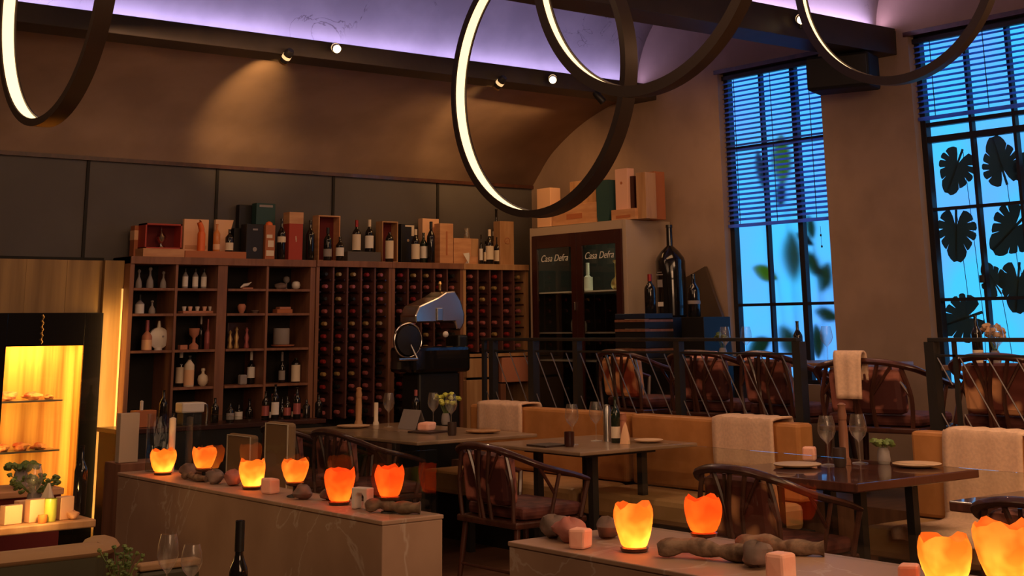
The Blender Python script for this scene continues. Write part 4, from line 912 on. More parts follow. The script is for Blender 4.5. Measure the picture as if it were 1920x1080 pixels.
# ================================================================== BRANCH ARMCHAIRS
def make_chair(label, cush='floral', group='branch-backed armchairs'):
    t = thing('branch_armchair', (0, 0, 0), label, 'armchair', group)
    rail = spline([(.24, .30, .625), (.12, .315, .66), (-.10, .31, .715), (-.245, .25, .775), (-.295, .10, .81), (-.295, -.10, .81), (-.245, -.25, .775), (-.10, -.31, .715), (.12, -.315, .66), (.24, -.30, .625)], 5)
    n = len(rail); MB().tube(rail, [.014+.008*sin(pi*i/(n-1)) for i in range(n)], 8, flat=.9).build('top_rail', 'wood_dark', t, smooth=True)
    def slat(y, yb, x=-.285, xb=-.235, fork=0, zt_=.80):
        p0, p1 = Vector((x, y, zt_)), Vector((xb, yb, .43)); m_ = p0.lerp(p1, .5)+Vector((0, .025*(1 if yb > y else -1), 0))
        mb = MB().tube(spline([tuple(p0), tuple(m_), tuple(p1)], 5), .012, 6)
        if fork: mb.tube([tuple(m_), tuple(p0+Vector((0.01, fork, -.01)))], .009, 6)
        mb.build('slat', 'wood_dark', t, smooth=True)
    slat(.20, .23, -.262, fork=-.075, zt_=.785); slat(.105, .06, -.29, fork=-.06); slat(.0, .03, -.29); slat(-.09, -.04, -.29, fork=-.07); slat(-.20, -.23, -.262, fork=.06, zt_=.785)
    for s_ in (-1, 1):
        MB().tube([(.235, .298*s_, .628), (.20, .27*s_, .43)], .014, 6).build('arm_support', 'wood_dark', t, smooth=True)
        MB().tube([(.02, .315*s_, .685), (-.03, .285*s_, .43)], .011, 6).tube([(.0, .30*s_, .56), (-.12, .31*s_, .712)], .009, 6).build('slat', 'wood_dark', t, smooth=True)
    MB().box(-.25, -.27, .40, .25, .27, .435).build('seat_frame', 'wood_dark', t, bevel=.01)
    MB().box(-.19, -.25, .436, .24, .25, .505).build('seat', 'seat_fab', t, bevel=.025)
    b = MB().box(-.045, -.20, 0, .045, .20, .27).build('back_cushion', cush, t, bevel=.035, loc=(-.205, 0, .508)); b.rotation_euler.y = -.10
    for sx_ in (-1, 1):
        for sy_ in (-1, 1): MB().tube([(.21*sx_, .23*sy_, .405), (.25*sx_, .26*sy_, 0)], [.018, .013], 8).build('leg', 'wood_dark', t, smooth=True)
    MB().tube([(-.233, .247, .18), (-.233, -.247, .18)], .009, 6).build('stretcher', 'wood_dark', t, smooth=True)
    return t
c0 = make_chair('branch armchair with red floral cushion before the middle stone table, back to the camera')
c0.location = (5.08, 6.42, 0)
dup(c0, (5.02, 8.60, 0), .0, 'farther of the two branch armchairs seen behind the candle lamps on the stone wall')
dup(c0, (5.02, 7.93, 0), .0, 'nearer of the two branch armchairs behind the red candle lamps')
c2 = make_chair('raised branch armchair with an amber cushion coloured as lamp-lit, seen through the long railing', 'floral_lit'); c2.location = (7.10, 7.50, ZP); c2.rotation_euler.z = -.12
c1 = make_chair('wide branch armchair drawn up to the dark oxblood table, orange glow on its cushion', 'floral2'); c1.location = (5.13, 4.60, 0)
dup(c0, (5.0, 3.02, 0), .0, 'branch armchair cut off at the bottom right corner behind the big candle lamps')
dup(c0, (7.12, 6.80, ZP), .15, 'raised branch armchair mostly hidden by railing, second from the cabinet')
dup(c0, (7.08, 6.12, ZP), -.15, 'raised branch armchair just left of the railing post by the steps')
cD = dup(c0, (7.00, 5.36, ZP), .2, 'raised branch armchair with a cream towel over its back, beside the steps', sc=(1.08, 1.16, .96))
dup(c1, (7.06, 4.52, ZP), .12, 'raised branch armchair behind the right-hand railing section')
# towel over that chair
t = thing('blanket', cD.location+Vector((-.335, -.005, .775)), 'cream towel hung over the raised armchair by the steps', 'blanket', rz=.2)
prof = spline([(.04, -.10), (.03, -.02), (.02, .045), (-.02, .06), (-.05, .03), (-.06, -.06), (-.068, -.20)], 4); vs = []; n = 8
for i, (x, z) in enumerate(prof):
    for k in range(n+1): vs.append((x+.006*sin(k*1.5), -.10+.20*k/n*(1-.02*i*.5)+.0, z))
MB().add(vs, [(i*(n+1)+k, i*(n+1)+k+1, (i+1)*(n+1)+k+1, (i+1)*(n+1)+k) for i in range(len(prof)-1) for k in range(n)]).build('towel_cloth', 'towel', t, smooth=True, solid=.012)
# tables on the platform
def ptable(x0, x1, y0, y1, label):
    t = thing('dining_table', ((x0+x1)/2, (y0+y1)/2, ZP), label, 'table'); a, b = (x1-x0)/2, (y1-y0)/2
    MB().box(-a, -b, .71, a, b, .74).build('table_top', 'wood_table', t, bevel=.005)
    MB().box(-.04, -.04, .02, .04, .04, .709).build('pedestal', 'iron', t); MB().box(-.22, -.22, 0, .22, .22, .019).build('base', 'iron', t)
ptable(7.45, 8.15, 6.92, 7.58, 'raised window table left, near the sideboard')
ptable(7.45, 8.15, 6.0, 6.72, 'raised window table in front of the narrower window')
ptable(7.40, 8.15, 4.4, 5.3, 'raised window table in front of the monstera window')

# ================================================================== TABLEWARE
def wineglass(loc, label, h=.235, r=.042, group='wine glasses'):
    t = thing('wine_glass', loc, label, 'wine glass', group)
    MB().lathe([(r*.9, 0), (r*.85, .003), (.006, .008), (.0035, .02), (.0035, h*.42), (.012, h*.47), (r*.75, h*.56), (r, h*.68), (r*.92, h*.85), (r*.72, h)], n=20, cap=False).build('glass', 'stemglass', t, smooth=True)
    return t
def tumbler(loc, label, m='slate', h=.09, r=.034, cat='tumbler', name='tumbler'):
    t = MB().lathe([(r*.85, 0), (r, h*.2), (r, h), (r*.9, h), (r*.88, h*.25), (.001, h*.15)], n=16).build(name, m, smooth=True, loc=loc); return tag(t, label, cat)
def plate(loc, label, r=.12, m='plate'):
    return tag(MB().lathe([(r*.5, 0), (r*.95, .010), (r, .016), (r*.97, .018), (r*.6, .008), (.001, .007)], n=28).build('plate', m, smooth=True, loc=loc), label, 'plate')
def mill(loc, label, h=.30, m='wood_red'):
    t = thing('pepper_mill', loc, label, 'pepper mill')
    MB().lathe([(.030, 0), (.030, .02), (.022, .04), (.024, h*.5), (.020, h*.72)], n=16).build('mill_body', m, t, smooth=True)
    MB().lathe([(.021, h*.725), (.024, h*.8), (.018, h*.92), (.022, h*.97), (.010, h)], n=16).build('mill_head', m, t, smooth=True); return t
def saltblock(loc, label, s=.06, rz=.3, h=None, sd=1, m='pink', group=None):
    rnd = random.Random(sd); h = h or s*1.1; mb = MB().box(-s/2, -s/2, 0, s/2, s/2, h)
    mb.v = [(x*rnd.uniform(.85, 1.05), y*rnd.uniform(.85, 1.05), z*rnd.uniform(.92, 1.04)) for x, y, z in mb.v]
    return tag(mb.build('salt_block', m, loc=loc, rz=rz, bevel=s*.14), label, 'salt block', group)
TZ = .7508
T = lambda px, py, z=TZ: at(px, py, z=z)
def V(p): return Vector((p.x, p.y, p.z))
# T1
mill(Vector((5.70, 9.12, TZ)), 'tall honey pepper mill at the back of the long stone table', .27, 'wood_light')
tag(MB().lathe([(.022, 0), (.022, .02), (.016, .03), (.016, .16)], n=14).build('candle', 'cream_label', smooth=True, loc=(5.80, 9.04, TZ)), 'pale pillar candle beside the honey pepper mill', 'candle')
wineglass(Vector((5.78, 8.84, TZ)), 'wine glass just right of the honey pepper mill'); wineglass(Vector((5.95, 8.30, TZ)), 'wine glass behind the pink salt block of the long stone table'); wineglass(Vector((6.02, 8.62, TZ)), 'wine glass in the middle of the long stone table by the flowers')
t = thing('menu_card', (5.72, 8.52, TZ), 'folded pale menu card standing on the long stone table', 'menu')
MB().add([(0, -.11, 0), (0, .11, 0), (.05, .11, .13), (.05, -.11, .13), (.10, -.11, 0), (.10, .11, 0)], [(0, 1, 2, 3), (3, 2, 5, 4)]).build('card', 'grey_label', t, solid=.003)
tag(MB().box(-.10, -.10, 0, .10, .10, .012).build('slate_tray', 'slate', loc=(5.66, 8.16, TZ), rz=.2), 'dark slate tray under the pink salt block on the long stone table', 'tray')
saltblock((5.66, 8.18, TZ+.0125), 'large glowing pink salt block on the slate tray', .10, .3, .055, 4)
plate((5.55, 8.95, TZ), 'pale plate at the far left of the long stone table')
tumbler((5.62, 7.83, TZ), 'dark tumbler in front of the back blanket', 'slate', .085, .030)
plate((5.90, 7.86, TZ), 'brown plate right of the dark tumbler', .12, 'wood_light')
def vase(loc, label, n=9, h=.12, m='leaf', pet=None, sd=1, spread=.10, bl=.020):
    t = thing('flower_vase', loc, label, 'plant'); rnd = random.Random(sd)
    MB().lathe([(.028, 0), (.034, .02), (.030, .06), (.022, .08), (.019, .08), (.026, .05), (.001, .01)], n=14).build('vase', 'grey_label', t, smooth=True)
    mb = MB(); mf = MB()
    for i in range(n):
        a = i*2.4; q = spread*rnd.uniform(.3, 1); tip = Vector((q*cos(a), q*sin(a), .08+h*rnd.uniform(.5, 1)))
        mb.tube([(0, 0, .05), tuple(tip*.6+Vector((0, 0, .03))), tuple(tip)], .0018, 4)
        mf.blob(tip, bl, bl, bl*.7, i, .5, 8, 5)
        if bl < .015:
            for q_ in (.55, .7, .85): mf.blob(tip*q_+Vector((.012*sin(i+q_*9), .012*cos(i*2+q_*7), .01)), bl, bl*.6, bl*.5, i, .5, 6, 4)
    mb.build('stems', 'leaf', t); mf.build('blossoms', pet or m, t, smooth=True); return t
vase(Vector((6.2, 8.72, TZ)), 'yellow-green flower posy on the long stone table', 14, .14, 'leaf', 'lime', 3)
bottle(Vector((6.14, 9.02, TZ)), .24, .034, 'dark stout bottle behind the menu card', 'wine', None, 'rose_foil')
# T2
wineglass(Vector((5.70, 6.70, TZ)), 'left wine glass on the middle stone table'); wineglass(Vector((5.98, 6.80, TZ)), 'right wine glass on the middle stone table')
tumbler((5.60, 6.61, TZ), 'dark red tumbler before the left wine glass of the middle table', 'mahogany', .085, .030)
t = thing('shaker', (6.02, 6.74, TZ), 'tall steel shaker on the middle stone table', 'shaker'); MB().lathe([(.030, 0), (.026, .03), (.026, .19), (.022, .20), (.022, .215), (.0, .22)], n=18).build('shaker_body', 'steel', t, smooth=True)
bottle(Vector((5.99, 6.63, TZ)), .27, .029, 'green bottle with cream label beside the steel shaker', 'wine_green', 'cream_label', None, lz=(.1, .35))
t = thing('napkin_cone', (5.97, 6.52, TZ), 'cone folded napkin next to the green bottle', 'napkin'); MB().lathe([(.03, 0), (.024, .05), (.012, .10), (.001, .125)], n=12, wob=lambda a, z: 1+.2*sin(3*a)).build('napkin', 'peach', t, smooth=True)
mill(Vector((6.08, 6.66, TZ)), 'short red pepper mill behind the green bottle', .17, 'terracotta')
plate((6.14, 6.50, TZ), 'cream plate at the right of the middle stone table', .09); tag(MB().box(-.09, -.09, 0, .09, .09, .01).build('slate_tray', 'slate', loc=(5.54, 6.74, TZ)), 'dark slate tray at the left of the middle stone table', 'tray')
# T3
wineglass(Vector((5.80, 4.83, TZ)), 'wine glass left of the tall red pepper mill', .24, .045); wineglass(Vector((6.00, 4.79, TZ)), 'wine glass right of the tall red pepper mill', .24, .045)
mill(Vector((5.88, 4.79, TZ)), 'tallest red-brown pepper mill, on the dark oxblood table', .30)
tumbler((5.78, 4.74, TZ), 'dark tumbler at the foot of the tall pepper mill', 'slate', .09, .032)
saltblock((5.93, 5.06, TZ), 'pink salt cube on the dark oxblood table', .07, .5, .07, 6)
plate((5.62, 4.88, TZ), 'sand coloured plate at the left of the dark oxblood table', .12); plate((6.05, 4.48, TZ), 'sand coloured plate at the right of the dark oxblood table', .12)
vase(Vector((6.05, 4.68, TZ)), 'small green sprig in a low vase behind the tumbler', 8, .03, 'leaf', None, 5, .05)
# raised tables
PZ = ZP+.7408
def GY(px, x): return at(px, 650, x=x).y
saltblock((7.6, GY(1308, 7.6), PZ), 'left pink salt block on the raised table near the sideboard', .10, .2, .07, 7)
saltblock((7.6, GY(1336, 7.6), PZ), 'smaller pink salt block right beside another on the raised table', .07, .2, .065, 8)
saltblock((7.6, GY(1398, 7.6)-.02, PZ), 'pink salt block on the raised table before the narrower window', .10, .2, .06, 9)
bottle(Vector((7.6, GY(1497, 7.6), PZ)), .27, .032, 'dark bottle standing against the lower panes of the narrower window', 'wine', 'wine', None)
bottle(Vector((7.6, GY(1833, 7.6), PZ)), .29, .032, 'dark bottle silhouetted on the monstera window', 'wine', 'cream_label', None, lz=(.02, .3))
vase(Vector((7.8, GY(1865, 7.8), PZ)), 'peach flowers in a vase before the monstera window', 16, .15, 'leaf', 'petal', 8, .10)
vase(Vector((8.0, GY(1355, 8.0), PZ)), 'dim green sprig on the raised table against the brown wall', 9, .11, 'leaf', None, 9, .06)
saltblock((7.55, 4.72, PZ), 'flat pink salt slab on the raised table at right', .15, .1, .03, 10)
for k, (x, y, lb) in enumerate(((7.8, 7.40, 'wine glass on the raised table close to the sideboard'), (7.9, 6.80 if False else 7.28, 'second wine glass close to the sideboard'), (7.6, 6.28, 'wine glass on the raised table before the narrower window'), (7.7, 5.05, 'wine glass left of the dark bottle at the monstera window'))): wineglass(Vector((x, y, PZ)), lb)

# ================================================================== STONE PLANTERS AND SALT LAMPS
t = thing('stone_divider', (2.79, 4.30, 0), 'long grey marble divider wall with six candle lamps on top', 'divider wall')
MB().box(0, 0, 0, .255, 2.28, .785).build('wall_body', 'stone', t, bevel=.004); MB().box(-.003, -.003, .7855, .258, 2.283, .80).build('capping', 'stone', t, bevel=.003)
t = thing('stone_divider', (2.83, 1.2, 0), 'grey marble divider wall at the bottom right of the gap', 'divider wall')
MB().box(0, 0, 0, .54, 2.44, .785).build('wall_body', 'stone', t, bevel=.004); MB().box(-.003, -.003, .7855, .543, 2.443, .80).build('capping', 'stone', t, bevel=.003)
t = thing('glass_screen', (3.028, 4.31, .8005), 'clear glass screen along the back of the long marble divider', 'glass screen')
MB().box(-.004, 0, 0, .004, 2.25, .27).build('long_pane', 'pane', t); MB().box(-.20, 0, 0, -.0045, .006, .22).build('end_pane', 'pane', t)
PT = .8012
t = thing('glass_screen', (3.34, 1.21, .8005), 'clear glass screen on the back edge of the second marble wall', 'glass screen')
MB().box(-.004, .93, 0, .004, 2.42, .27).box(-.004, 0, 0, .004, .92, .27).build('long_pane', 'pane', t)
def lamp(y, x, w, h, label, red=False, stand=0, sd=1, power=.2):
    loc = Vector((x, y, PT)); t = thing('candle_lamp', loc, label, 'candle lamp', 'glowing salt candle lamps'); rnd = random.Random(sd)
    r = w/2; z0 = .012; ph = [rnd.uniform(0, 6.3) for _ in range(4)]
    if stand:
        MB().lathe([(.032, 0), (.030, .004), (.008, .010), (.008, stand-.008), (.026, stand-.004), (.028, stand)], n=14).build('metal_stand', 'iron', t, smooth=True); z0 = stand+.010
    MB().lathe([(r*.66, z0-.011), (r*.72, z0-.002), (r*.62, z0)], n=18).build('wooden_base', 'wood_dark', t, smooth=True)
    prof = [(r*.55, .0), (r*.66, .04), (r*.84, .28), (r*.96, .55), (r, .74), (r*.97, .88), (r*.88, 1.0)]
    n = 22; vs = []
    for i, (rr, zz_) in enumerate(prof):
        for k in range(n):
            a = 2*pi*k/n; jag = .55*(.10*sin(3*a+ph[0])+.07*sin(5*a+ph[1])+.05*sin(8*a+ph[2])) if i >= 5 else 0
            q = 1+.035*sin(4*a+ph[3]+zz_*3)+.02*sin(9*a+i)
            vs.append((rr*q*cos(a), rr*q*sin(a), z0+.001+h*(zz_+jag*(1 if i == 6 else .4))))
    fs = [(i*n+k, i*n+(k+1) % n, (i+1)*n+(k+1) % n, (i+1)*n+k) for i in range(len(prof)-1) for k in range(n)]
    fs.append(tuple(range(n-1, -1, -1)))
    MB().add(vs, fs).build('salt_bowl', 'salt_red' if red else 'salt', t, smooth=True)
    MB().lathe([(.016, z0+.003), (.016, z0+.012)], n=12).build('tealight', 'cream_label', t)
    l = point('candle_or_fill_light', loc+Vector((0, 0, z0+h*.28)), power*1.5, (1, .55, .16) if not red else (1, .38, .10), .006)
    return t
lamp(6.33, 2.90, .118, .095, 'yellow glowing candle lamp at the left end of the marble divider', sd=1, power=.30)
lamp(5.93, 2.91, .105, .085, 'orange candle lamp raised on a dark stand, second from the left', red=False, stand=.045, sd=2, power=.10)
lamp(5.50, 2.92, .112, .100, 'brightest yellow candle lamp, third from the left on the marble divider', sd=3, power=.34)
lamp(5.14, 2.92, .106, .082, 'orange candle lamp on a dark stand between the pink cube and a twin behind', stand=.045, sd=4, power=.12)
lamp(4.80, 2.92, .118, .112, 'large red-orange candle lamp near the right end of the marble divider', True, sd=5, power=.26)
lamp(4.47, 2.93, .105, .100, 'red candle lamp behind the glass edge at the right end of the marble divider', True, stand=.045, sd=6, power=.15)
lamp(3.23, 2.98, .118, .118, 'bright yellow candle lamp at the start of the second marble wall', sd=7, power=.40)
lamp(3.08, 3.12, .112, .095, 'red-orange candle lamp on a dark stand behind the bright yellow one', True, stand=.045, sd=8, power=.18)
lamp(2.27, 3.15, .135, .11, 'candle lamp with a bright flame tip near the bottom right corner', sd=9, power=.45)
lamp(2.12, 3.18, .145, .125, 'pale orange candle lamp cut by the right edge of the picture', stand=.03, sd=10, power=.35)
saltblock((2.90, 5.30, PT), 'pink salt cube between the two leftmost-centre lamps of the divider', .06, .2, .06, 21)
saltblock((2.90, 3.38, PT), 'orange lit salt cube left of the bright yellow lamp', .058, .4, .058, 22)
saltblock((2.93, 2.62, PT), 'pale pink salt cube at the bottom, before the dark floral chair', .066, .1, .068, 23)
saltblock((3.20, 2.42, PT), 'little salt stone low at the bottom, left of the corner lamps', .055, .5, .035, 24)
t = thing('stone_arch', (2.91, 4.62, PT), 'small white stone arch beside the red lamp', 'ornament', rz=.3)
MB().prism([(-.038, 0), (-.038, .075), (.038, .075), (.038, 0), (.020, 0), (.020, .045), (.010, .056), (-.010, .056), (-.020, .045), (-.020, 0)], 'x', -.02, .02).build('arch', 'white', t, bevel=.004)
def rock(x, y, r, label, sd, m='rock', z=PT):
    o = MB().blob((0, 0, 0), r, r*1.15, r*.72, sd, .3, 14, 9).build('rock', m, smooth=True, loc=(x, y, z+r*.74)); return tag(o, label, 'rock')
rock(2.93, 6.12, .040, 'dark stone right of the first candle lamp', 1); rock(2.96, 6.02, .034, 'brown stone next to the second lamp stand', 2)
rock(2.90, 5.80, .038, 'grey stone just right of the second lamp', 3); rock(2.93, 5.68, .042, 'reddish stone left of the brightest lamp', 4, 'rose_rock')
rock(2.90, 5.04, .036, 'brown stone right of the fourth lamp', 5); rock(2.96, 4.94, .032, 'dark stone left of the large red-orange lamp', 6)
rock(2.98, 3.60, .045, 'dark rugged stone at the left corner of the second wall', 7); rock(2.96, 3.50, .046, 'rosy stone among the dark ones on the second wall', 8, 'rose_rock')
rock(3.10, 3.48, .040, 'grey stone behind the rosy one', 9); rock(3.04, 2.80, .045, 'dark lump of stone below the floral chair leg', 10)
def drift(p, q, r, label):
    a, b = Vector(p), Vector(q); L = b-a; t = thing('driftwood', a, label, 'driftwood')
    MB().tube(spline([(0, 0, r), tuple(L*.3+Vector((.01, .02, r*1.5))), tuple(L*.65+Vector((-.012, 0, r*1.1))), tuple(L+Vector((0, 0, r)))], 5), [r*(.7+.5*abs(sin(i*.7))) for i in range(16)], 8).build('branch', 'drift', t, smooth=True)
drift((2.95, 3.10, PT), (3.12, 2.82, PT), .022, 'gnarled driftwood right of the bright yellow lamp'); drift((3.19, 3.02, PT+.0), (3.32, 2.80, PT), .02, 'second piece of driftwood behind the first')
drift((2.86, 4.52, PT), (2.99, 4.36, PT), .020, 'dark driftwood log at the right end of the long divider')
drift((2.87, 6.06, PT), (2.90, 5.88, PT), .014, 'thin driftwood stick under the second lamp')
# candle and glass cylinder by the first lamp
tag(MB().lathe([(.016, 0), (.016, .24), (.004, .245)], n=14).build('tall_candle', 'cream_label', smooth=True, loc=(2.98, 6.42, PT)), 'tall pale candle behind the leftmost lamp', 'candle')
tag(MB().lathe([(.001, 0), (.062, .002), (.062, .26)], n=28, cap=False).build('glass_cylinder', 'pane', smooth=True, loc=(2.945, 6.475, PT), solid=.003), 'tall clear glass cylinder around the pale candle', 'glass cylinder')
# plinth with pale slab
t = thing('plinth', (3.02, 6.86, 0), 'dark brown plinth past the left end of the marble divider', 'plinth'); MB().box(-.10, -.0, 0, .14, .2, .81).build('plinth_body', 'wood_red', t, bevel=.003)
t = thing('stone_slab', (2.97, 6.90, .811), 'upright pale grey slab standing on the dark plinth', 'slab'); MB().box(-.045, 0, 0, .055, .05, .235).build('slab_body', 'grey_label' if False else 'cream2', t, bevel=.003)

# ================================================================== SLICER, SERVICE COUNTER
t = thing('meat_slicer', (6.20, 9.35, 0), 'large flywheel meat slicer on a black stand before the racks', 'meat slicer')
def L_(px, py, y=9.35): p = at(px, py, y=y); return p-t.location
a, b = L_(757, 700), L_(850, 700)
MB().box(a.x+.06, -.12, .0, b.x-.02, .12, 1.10).build('pedestal', 'black', t, bevel=.02)
MB().box(a.x-.02, -.16, 1.10, b.x+.06, .18, 1.30).build('slicer_body', 'black_gloss', t, bevel=.03)
pts = [L_(*q) for q in ((758, 606), (757, 592), (765, 574), (800, 558), (815, 548), (832, 546), (843, 565), (850, 590), (849, 606), (842, 620), (834, 618), (831, 604))]
MB().prism([(p.x, p.z) for p in pts], 'y', -.16, .06).build('blade_cover', 'chrome', t, bevel=.012)
p = L_(803, 590); MB().box(p.x-.035, -.175, p.z-.05, p.x+.02, -.161, p.z+.05).build('blade_guard', 'steel', t, bevel=.006)
p = L_(822, 540); MB().lathe([(.012, 0), (.012, .04), (.018, .05), (.010, .07)], (p.x-.02, -.05, p.z-.02), 12).build('sharpener', 'brass', t, smooth=True)
p = L_(735, 638); w_ = MB().lathe([(.02, -.03), (.11, -.02), (.11, .02), (.02, .03)], (p.x, -.22, p.z), 28, axis='y').build('flywheel', 'black', t, smooth=True)
mb = MB().tube([(p.x+.125*cos(a_*pi/16), -.22, p.z+.125*sin(a_*pi/16)) for a_ in range(32)], .010, 8, closed=True).build('wheel_rim', 'chrome', w_, smooth=True)
MB().tube([(p.x, -.22, p.z), (a.x, -.05, p.z)], .02, 8).build('axle', 'steel', t, smooth=True)
q = L_(722, 673); MB().tube([(q.x-.06, -.28, q.z), (q.x+.11, -.28, q.z)], .012, 8).tube([(q.x+.11, -.28, q.z), (p.x, -.23, p.z)], .008, 6).build('crank_handle', 'chrome', t, smooth=True)
p = L_(808, 627); MB().blob((p.x, -.20, p.z), .024, .024, .024, 1, 0, 12, 8).build('knob', 'white', t, smooth=True)
p, q = L_(845, 635), L_(863, 650); MB().box(p.x, -.10, q.z-.06, q.x+.01, .08, p.z+.03).build('meat_table', 'black', t, bevel=.02)

t = thing('service_counter', (3.95, 9.28, 0), 'low dark service counter before the open bookcase', 'counter')
MB().box(0, .02, 0, 1.55, .40, .77).build('counter_body', 'black', t); MB().box(-.01, 0, .7705, 1.57, .42, .80).build('counter_top', 'mahogany', t, bevel=.003)
CT = .8008
def cnt(px, y=9.46): return Vector((at(px, 790, y=y).x, y, CT))
t = thing('brown_box', cnt(268), 'brown box at the left end of the service counter', 'box'); MB().box(-.075, -.05, 0, .075, .05, .11).build('body', 'rust', t, bevel=.004)
tag(MB().lathe([(.012, 0), (.012, .06), (.002, .065)], n=10).build('candle_stub', 'white', loc=cnt(264)+Vector((0, 0, .111))), 'thin white candle on the brown counter box', 'candle')
t = thing('card_machine', cnt(355), 'pale boxy machine with a curved pipe on the service counter', 'machine'); MB().box(-.085, -.06, .08, .085, .06, .15).build('white_lid', 'white', t, bevel=.01); MB().box(-.07, -.05, 0, .07, .05, .079).build('dark_body', 'black', t)
MB().tube(spline([(.08, 0, .14), (.12, 0, .13), (.135, 0, .09), (.13, 0, .0)], 5), .008, 6).build('curved_pipe', 'steel', t, smooth=True)
for k, (px, hh, lab, lb) in enumerate(((305, .24, None, 'dark bottle between brown box and pale machine'), (402, .17, None, 'short dark bottle right of the pale machine'), (431, .13, 'grey_label', 'little jar-like bottle beside the thick bookcase post'), (497, .20, 'rose_foil', 'bottle with a rose label above the tan chair back'), (515, .25, 'white_label', 'tall counter bottle with white label'), (538, .16, 'rose_foil', 'small rosy bottle on the counter'), (556, .22, 'rose_foil', 'slender bottle with rose label near the end of the counter'), (574, .13, None, 'smallest dark bottle on the counter'), (597, .16, None, 'last dark bottle at the right end of the counter'))):
    bottle(cnt(px, 9.44+.05*(k % 2)), hh, .028, lb, 'wine', lab, None, lz=(.15, .5))
def upchair(x, y, w, h, label):
    t = thing('upholstered_chair', (x, y, 0), label, 'chair', rz=pi)
    MB().box(-.06, -w/2, .42, .0, w/2, h).build('backrest', 'leather_tan2', t, bevel=.02); MB().box(0.001, -w/2, .40, .42, w/2, .47).build('seat', 'leather_tan2', t, bevel=.02)
    MB().tube([(-.0, -w/2+.01, .48), (-.0, -w/2+.01, h-.01), (-.0, w/2-.01, h-.01), (-.0, w/2-.01, .48)], .005, 5).build('piping', 'cream_label', t)
    for a_ in (-.03, .38):
        for b_ in (-w/2+.03, w/2-.03): MB().box(a_-.015, b_-.015, 0, a_+.015, b_+.015, .41).build('leg', 'wood_dark', t)
M['leather_tan2'] = mat('dull_tan_fabric', (.34, .21, .11), .8)
upchair(4.46, 8.60, .34, .78, 'lower tan upholstered chair behind the third candle lamp'); upchair(4.40, 7.99, .30, .885, 'taller tan upholstered chair with pale piping left of the armchairs')

# ================================================================== LOWER LEFT BOOTH
t = thing('booth_sofa', (1.1, 5.05, 0), 'rounded booth sofa with pale tan top edge in the bottom left corner', 'sofa')
bk = [(0, -.0), (.85, .0), (.97, .02), (1.03, .08), (1.05, .16)]; pl = spline(bk, 5)
mb = MB(); vs = []
for i, p in enumerate(pl):
    vs += [(p[0], p[1]-.06, 0), (p[0], p[1]-.06, .68), (p[0], p[1]+.06, .68), (p[0], p[1]+.06, 0)]
n = len(pl); fs = [(i*4+k, i*4+(k+1) % 4, (i+1)*4+(k+1) % 4, (i+1)*4+k) for i in range(n-1) for k in range(4)]+[(3, 2, 1, 0), ((n-1)*4, (n-1)*4+1, (n-1)*4+2, (n-1)*4+3)]
mb.add(vs, fs).build('back_shell', 'green_leather', t)
MB().tube([(p[0], p[1], .695) for p in pl], .062, 10, flat=.45).build('top_roll', 'leather_tan2', t, smooth=True)
MB().box(0, .061, .0, .84, .5, .44).build('seat', 'green_leather', t, bevel=.02)
t = thing('corner_table', (1.0, 5.66, 0), 'food-laden table beyond the rounded booth sofa', 'table')
MB().box(0, 0, .69, 1.32, .55, .72).build('table_top', 'wood_light', t, bevel=.005); MB().box(.55, .22, 0, .65, .32, .689).build('pedestal', 'iron', t)
BZ = .7208
def B(px, y=5.75): p = at(px, 1000, y=y); return Vector((p.x, y, BZ))
for px, pb, w_, h_, lb in ((18, 0, .075, .07, 'glowing amber card box at the very left edge'), (63, 0, .07, .085, 'square amber card standing on the corner table'), (92 if False else 40, .12, .06, .07, 'small amber card behind the two front ones'), (118, 0, .06, .085, 'peach lit box right of the lime glass')):
    o = MB().box(-w_/2, -.02, 0, w_/2, .02, h_).build('card_box', 'peach', loc=B(px, 5.75+pb), rz=.2, bevel=.002); tag(o, lb, 'box')
tumbler(B(92, 5.72), 'lime green glass on the corner table', 'lime', .085, .024)
bottle(B(145, 5.84), .27, .026, 'slim dark oil bottle standing on the corner table', 'wine', 'wine', None, 'oil_bottle')
wineglass(B(56, 5.92), 'wine glass among the amber cards of the corner table', .2, .036)
rock(B(134, 5.72).x, 5.72, .022, 'brown bread roll at the foot of the slim oil bottle', 31, 'crate', BZ)
t = thing('napkin_peak', B(86, 5.95), 'white peaked napkin behind the lime glass', 'napkin'); MB().lathe([(.04, 0), (.03, .05), (.004, .12)], n=10, wob=lambda a, z: 1+.25*sin(3*a)).build('napkin', 'cream_label', t, smooth=True)
vase(B(60, 6.10), 'dark leafy centrepiece in front of the amber cabinet', 22, .06, 'leaf', None, 12, .13, .011)
tl = tumbler(B(78, 5.69)+Vector((0, 0, 0)), 'tiny amber tealight glass added in front of the cards to light them', 'amber', .03, .018, 'tealight', 'added_tealight')  # tealight put in to account for the light on the cards
point('candle_or_fill_light', B(78, 5.62)+Vector((0, 0, .07)), .9, (1, .55, .16), .01)  # added warm point by the tealight, brightens the cards
point('candle_or_fill_light', B(10, 5.62)+Vector((0, 0, .07)), .6, (1, .55, .16), .01)  # second added point for the cards, no candle under it
t = thing('serving_chest', (1.95, 6.35, 0), 'grey topped low chest before the amber cabinet', 'chest'); MB().box(-.16, 0, 0, .17, .3, .76).build('chest_body', 'leather_tan2', t, bevel=.01); MB().box(-.17, -.01, .761, .18, .31, .785).build('lid', 'slate', t)
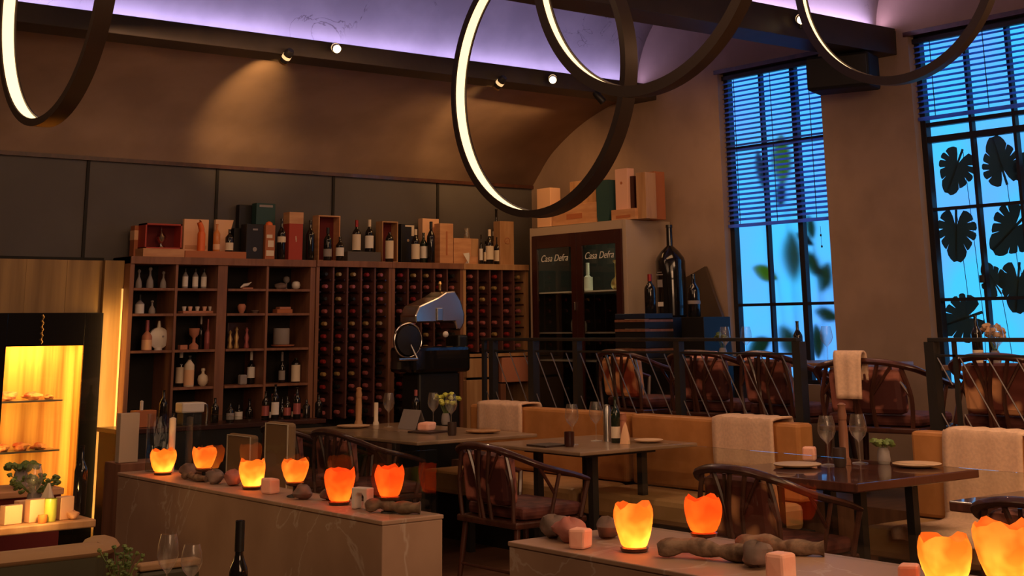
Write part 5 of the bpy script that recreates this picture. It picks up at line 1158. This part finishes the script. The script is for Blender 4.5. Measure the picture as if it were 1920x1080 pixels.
t = thing('red_chest', (2.33, 6.6, 0), 'dark red chest with tan top beside the marble divider', 'chest'); MB().box(-.12, 0, 0, .20, .3, .72).build('chest_body', 'maroon', t); MB().box(-.13, -.01, .721, .21, .31, .75).build('top', 'crate', t, bevel=.004)
vase(Vector((2.38, 6.72, .751)), 'low green sprig on the dark red chest', 10, .02, 'leaf', None, 15, .07)
# near chair and table at the bottom edge
t = thing('upholstered_chair', (at(311, 1015, y=5.12).x, 5.12, 0), 'dark green chair back with tan top at the foot of the marble wall', 'chair')
MB().box(-.12, -.05, .40, .12, .0, .60).build('backrest', 'green_leather', t, bevel=.015); MB().box(-.12, -.055, .601, .12, .005, .625).build('top_edge', 'leather_tan2', t, bevel=.006)
MB().box(-.17, .001, .36, .17, .36, .44).build('seat', 'green_leather', t, bevel=.02)
for a_ in (-.14, .14):
    for b_ in (-.03, .33): MB().box(a_-.015, b_-.015, 0, a_+.015, b_+.015, .36).build('leg', 'wood_dark', t)
t = thing('near_table', (2.12, 4.25, 0), 'brown table at the very bottom edge with olive sprig and wine glasses', 'table')
MB().box(-.52, -.5, .54, .48, .70, .57).build('table_top', 'wood_table', t, bevel=.005); MB().box(-.05, -.05, 0, .05, .05, .539).build('pedestal', 'iron', t)
NZ = .5708
def N(px, y): p = at(px, 1080, y=y); return Vector((p.x, y, NZ))
bottle(N(447, 4.15), at(447, 976, y=4.15).z-NZ, .029, 'dark oil bottle at the bottom edge in front of the marble wall', 'wine', 'wine', 'black', 'oil_bottle', shoulder=.50, neck=.45)
wineglass(N(313, 4.62), 'left wine glass of the pair at the bottom edge', .215, .036); wineglass(N(358, 4.55), 'right wine glass of the pair at the bottom edge', .185, .036)
wineglass(N(72, 3.85)+Vector((0, 0, 0)), 'large wine glass at the lower left, closest to the camera', .25, .044)
vase(N(226, 4.55), 'sparse olive sprig vase at the bottom edge', 16, .13, 'leaf', None, 21, .07, .008)
tumbler(N(285, 4.6), 'small tumbler between the olive sprig and the wine glasses', 'stemglass', .06, .024)
# ================================================================== amber area light above the racks, without a fitting
area('rack_light', (7.4, 9.2, 3.2), (-.05, .6, -1), 1.0, .3, 6, AMBER)
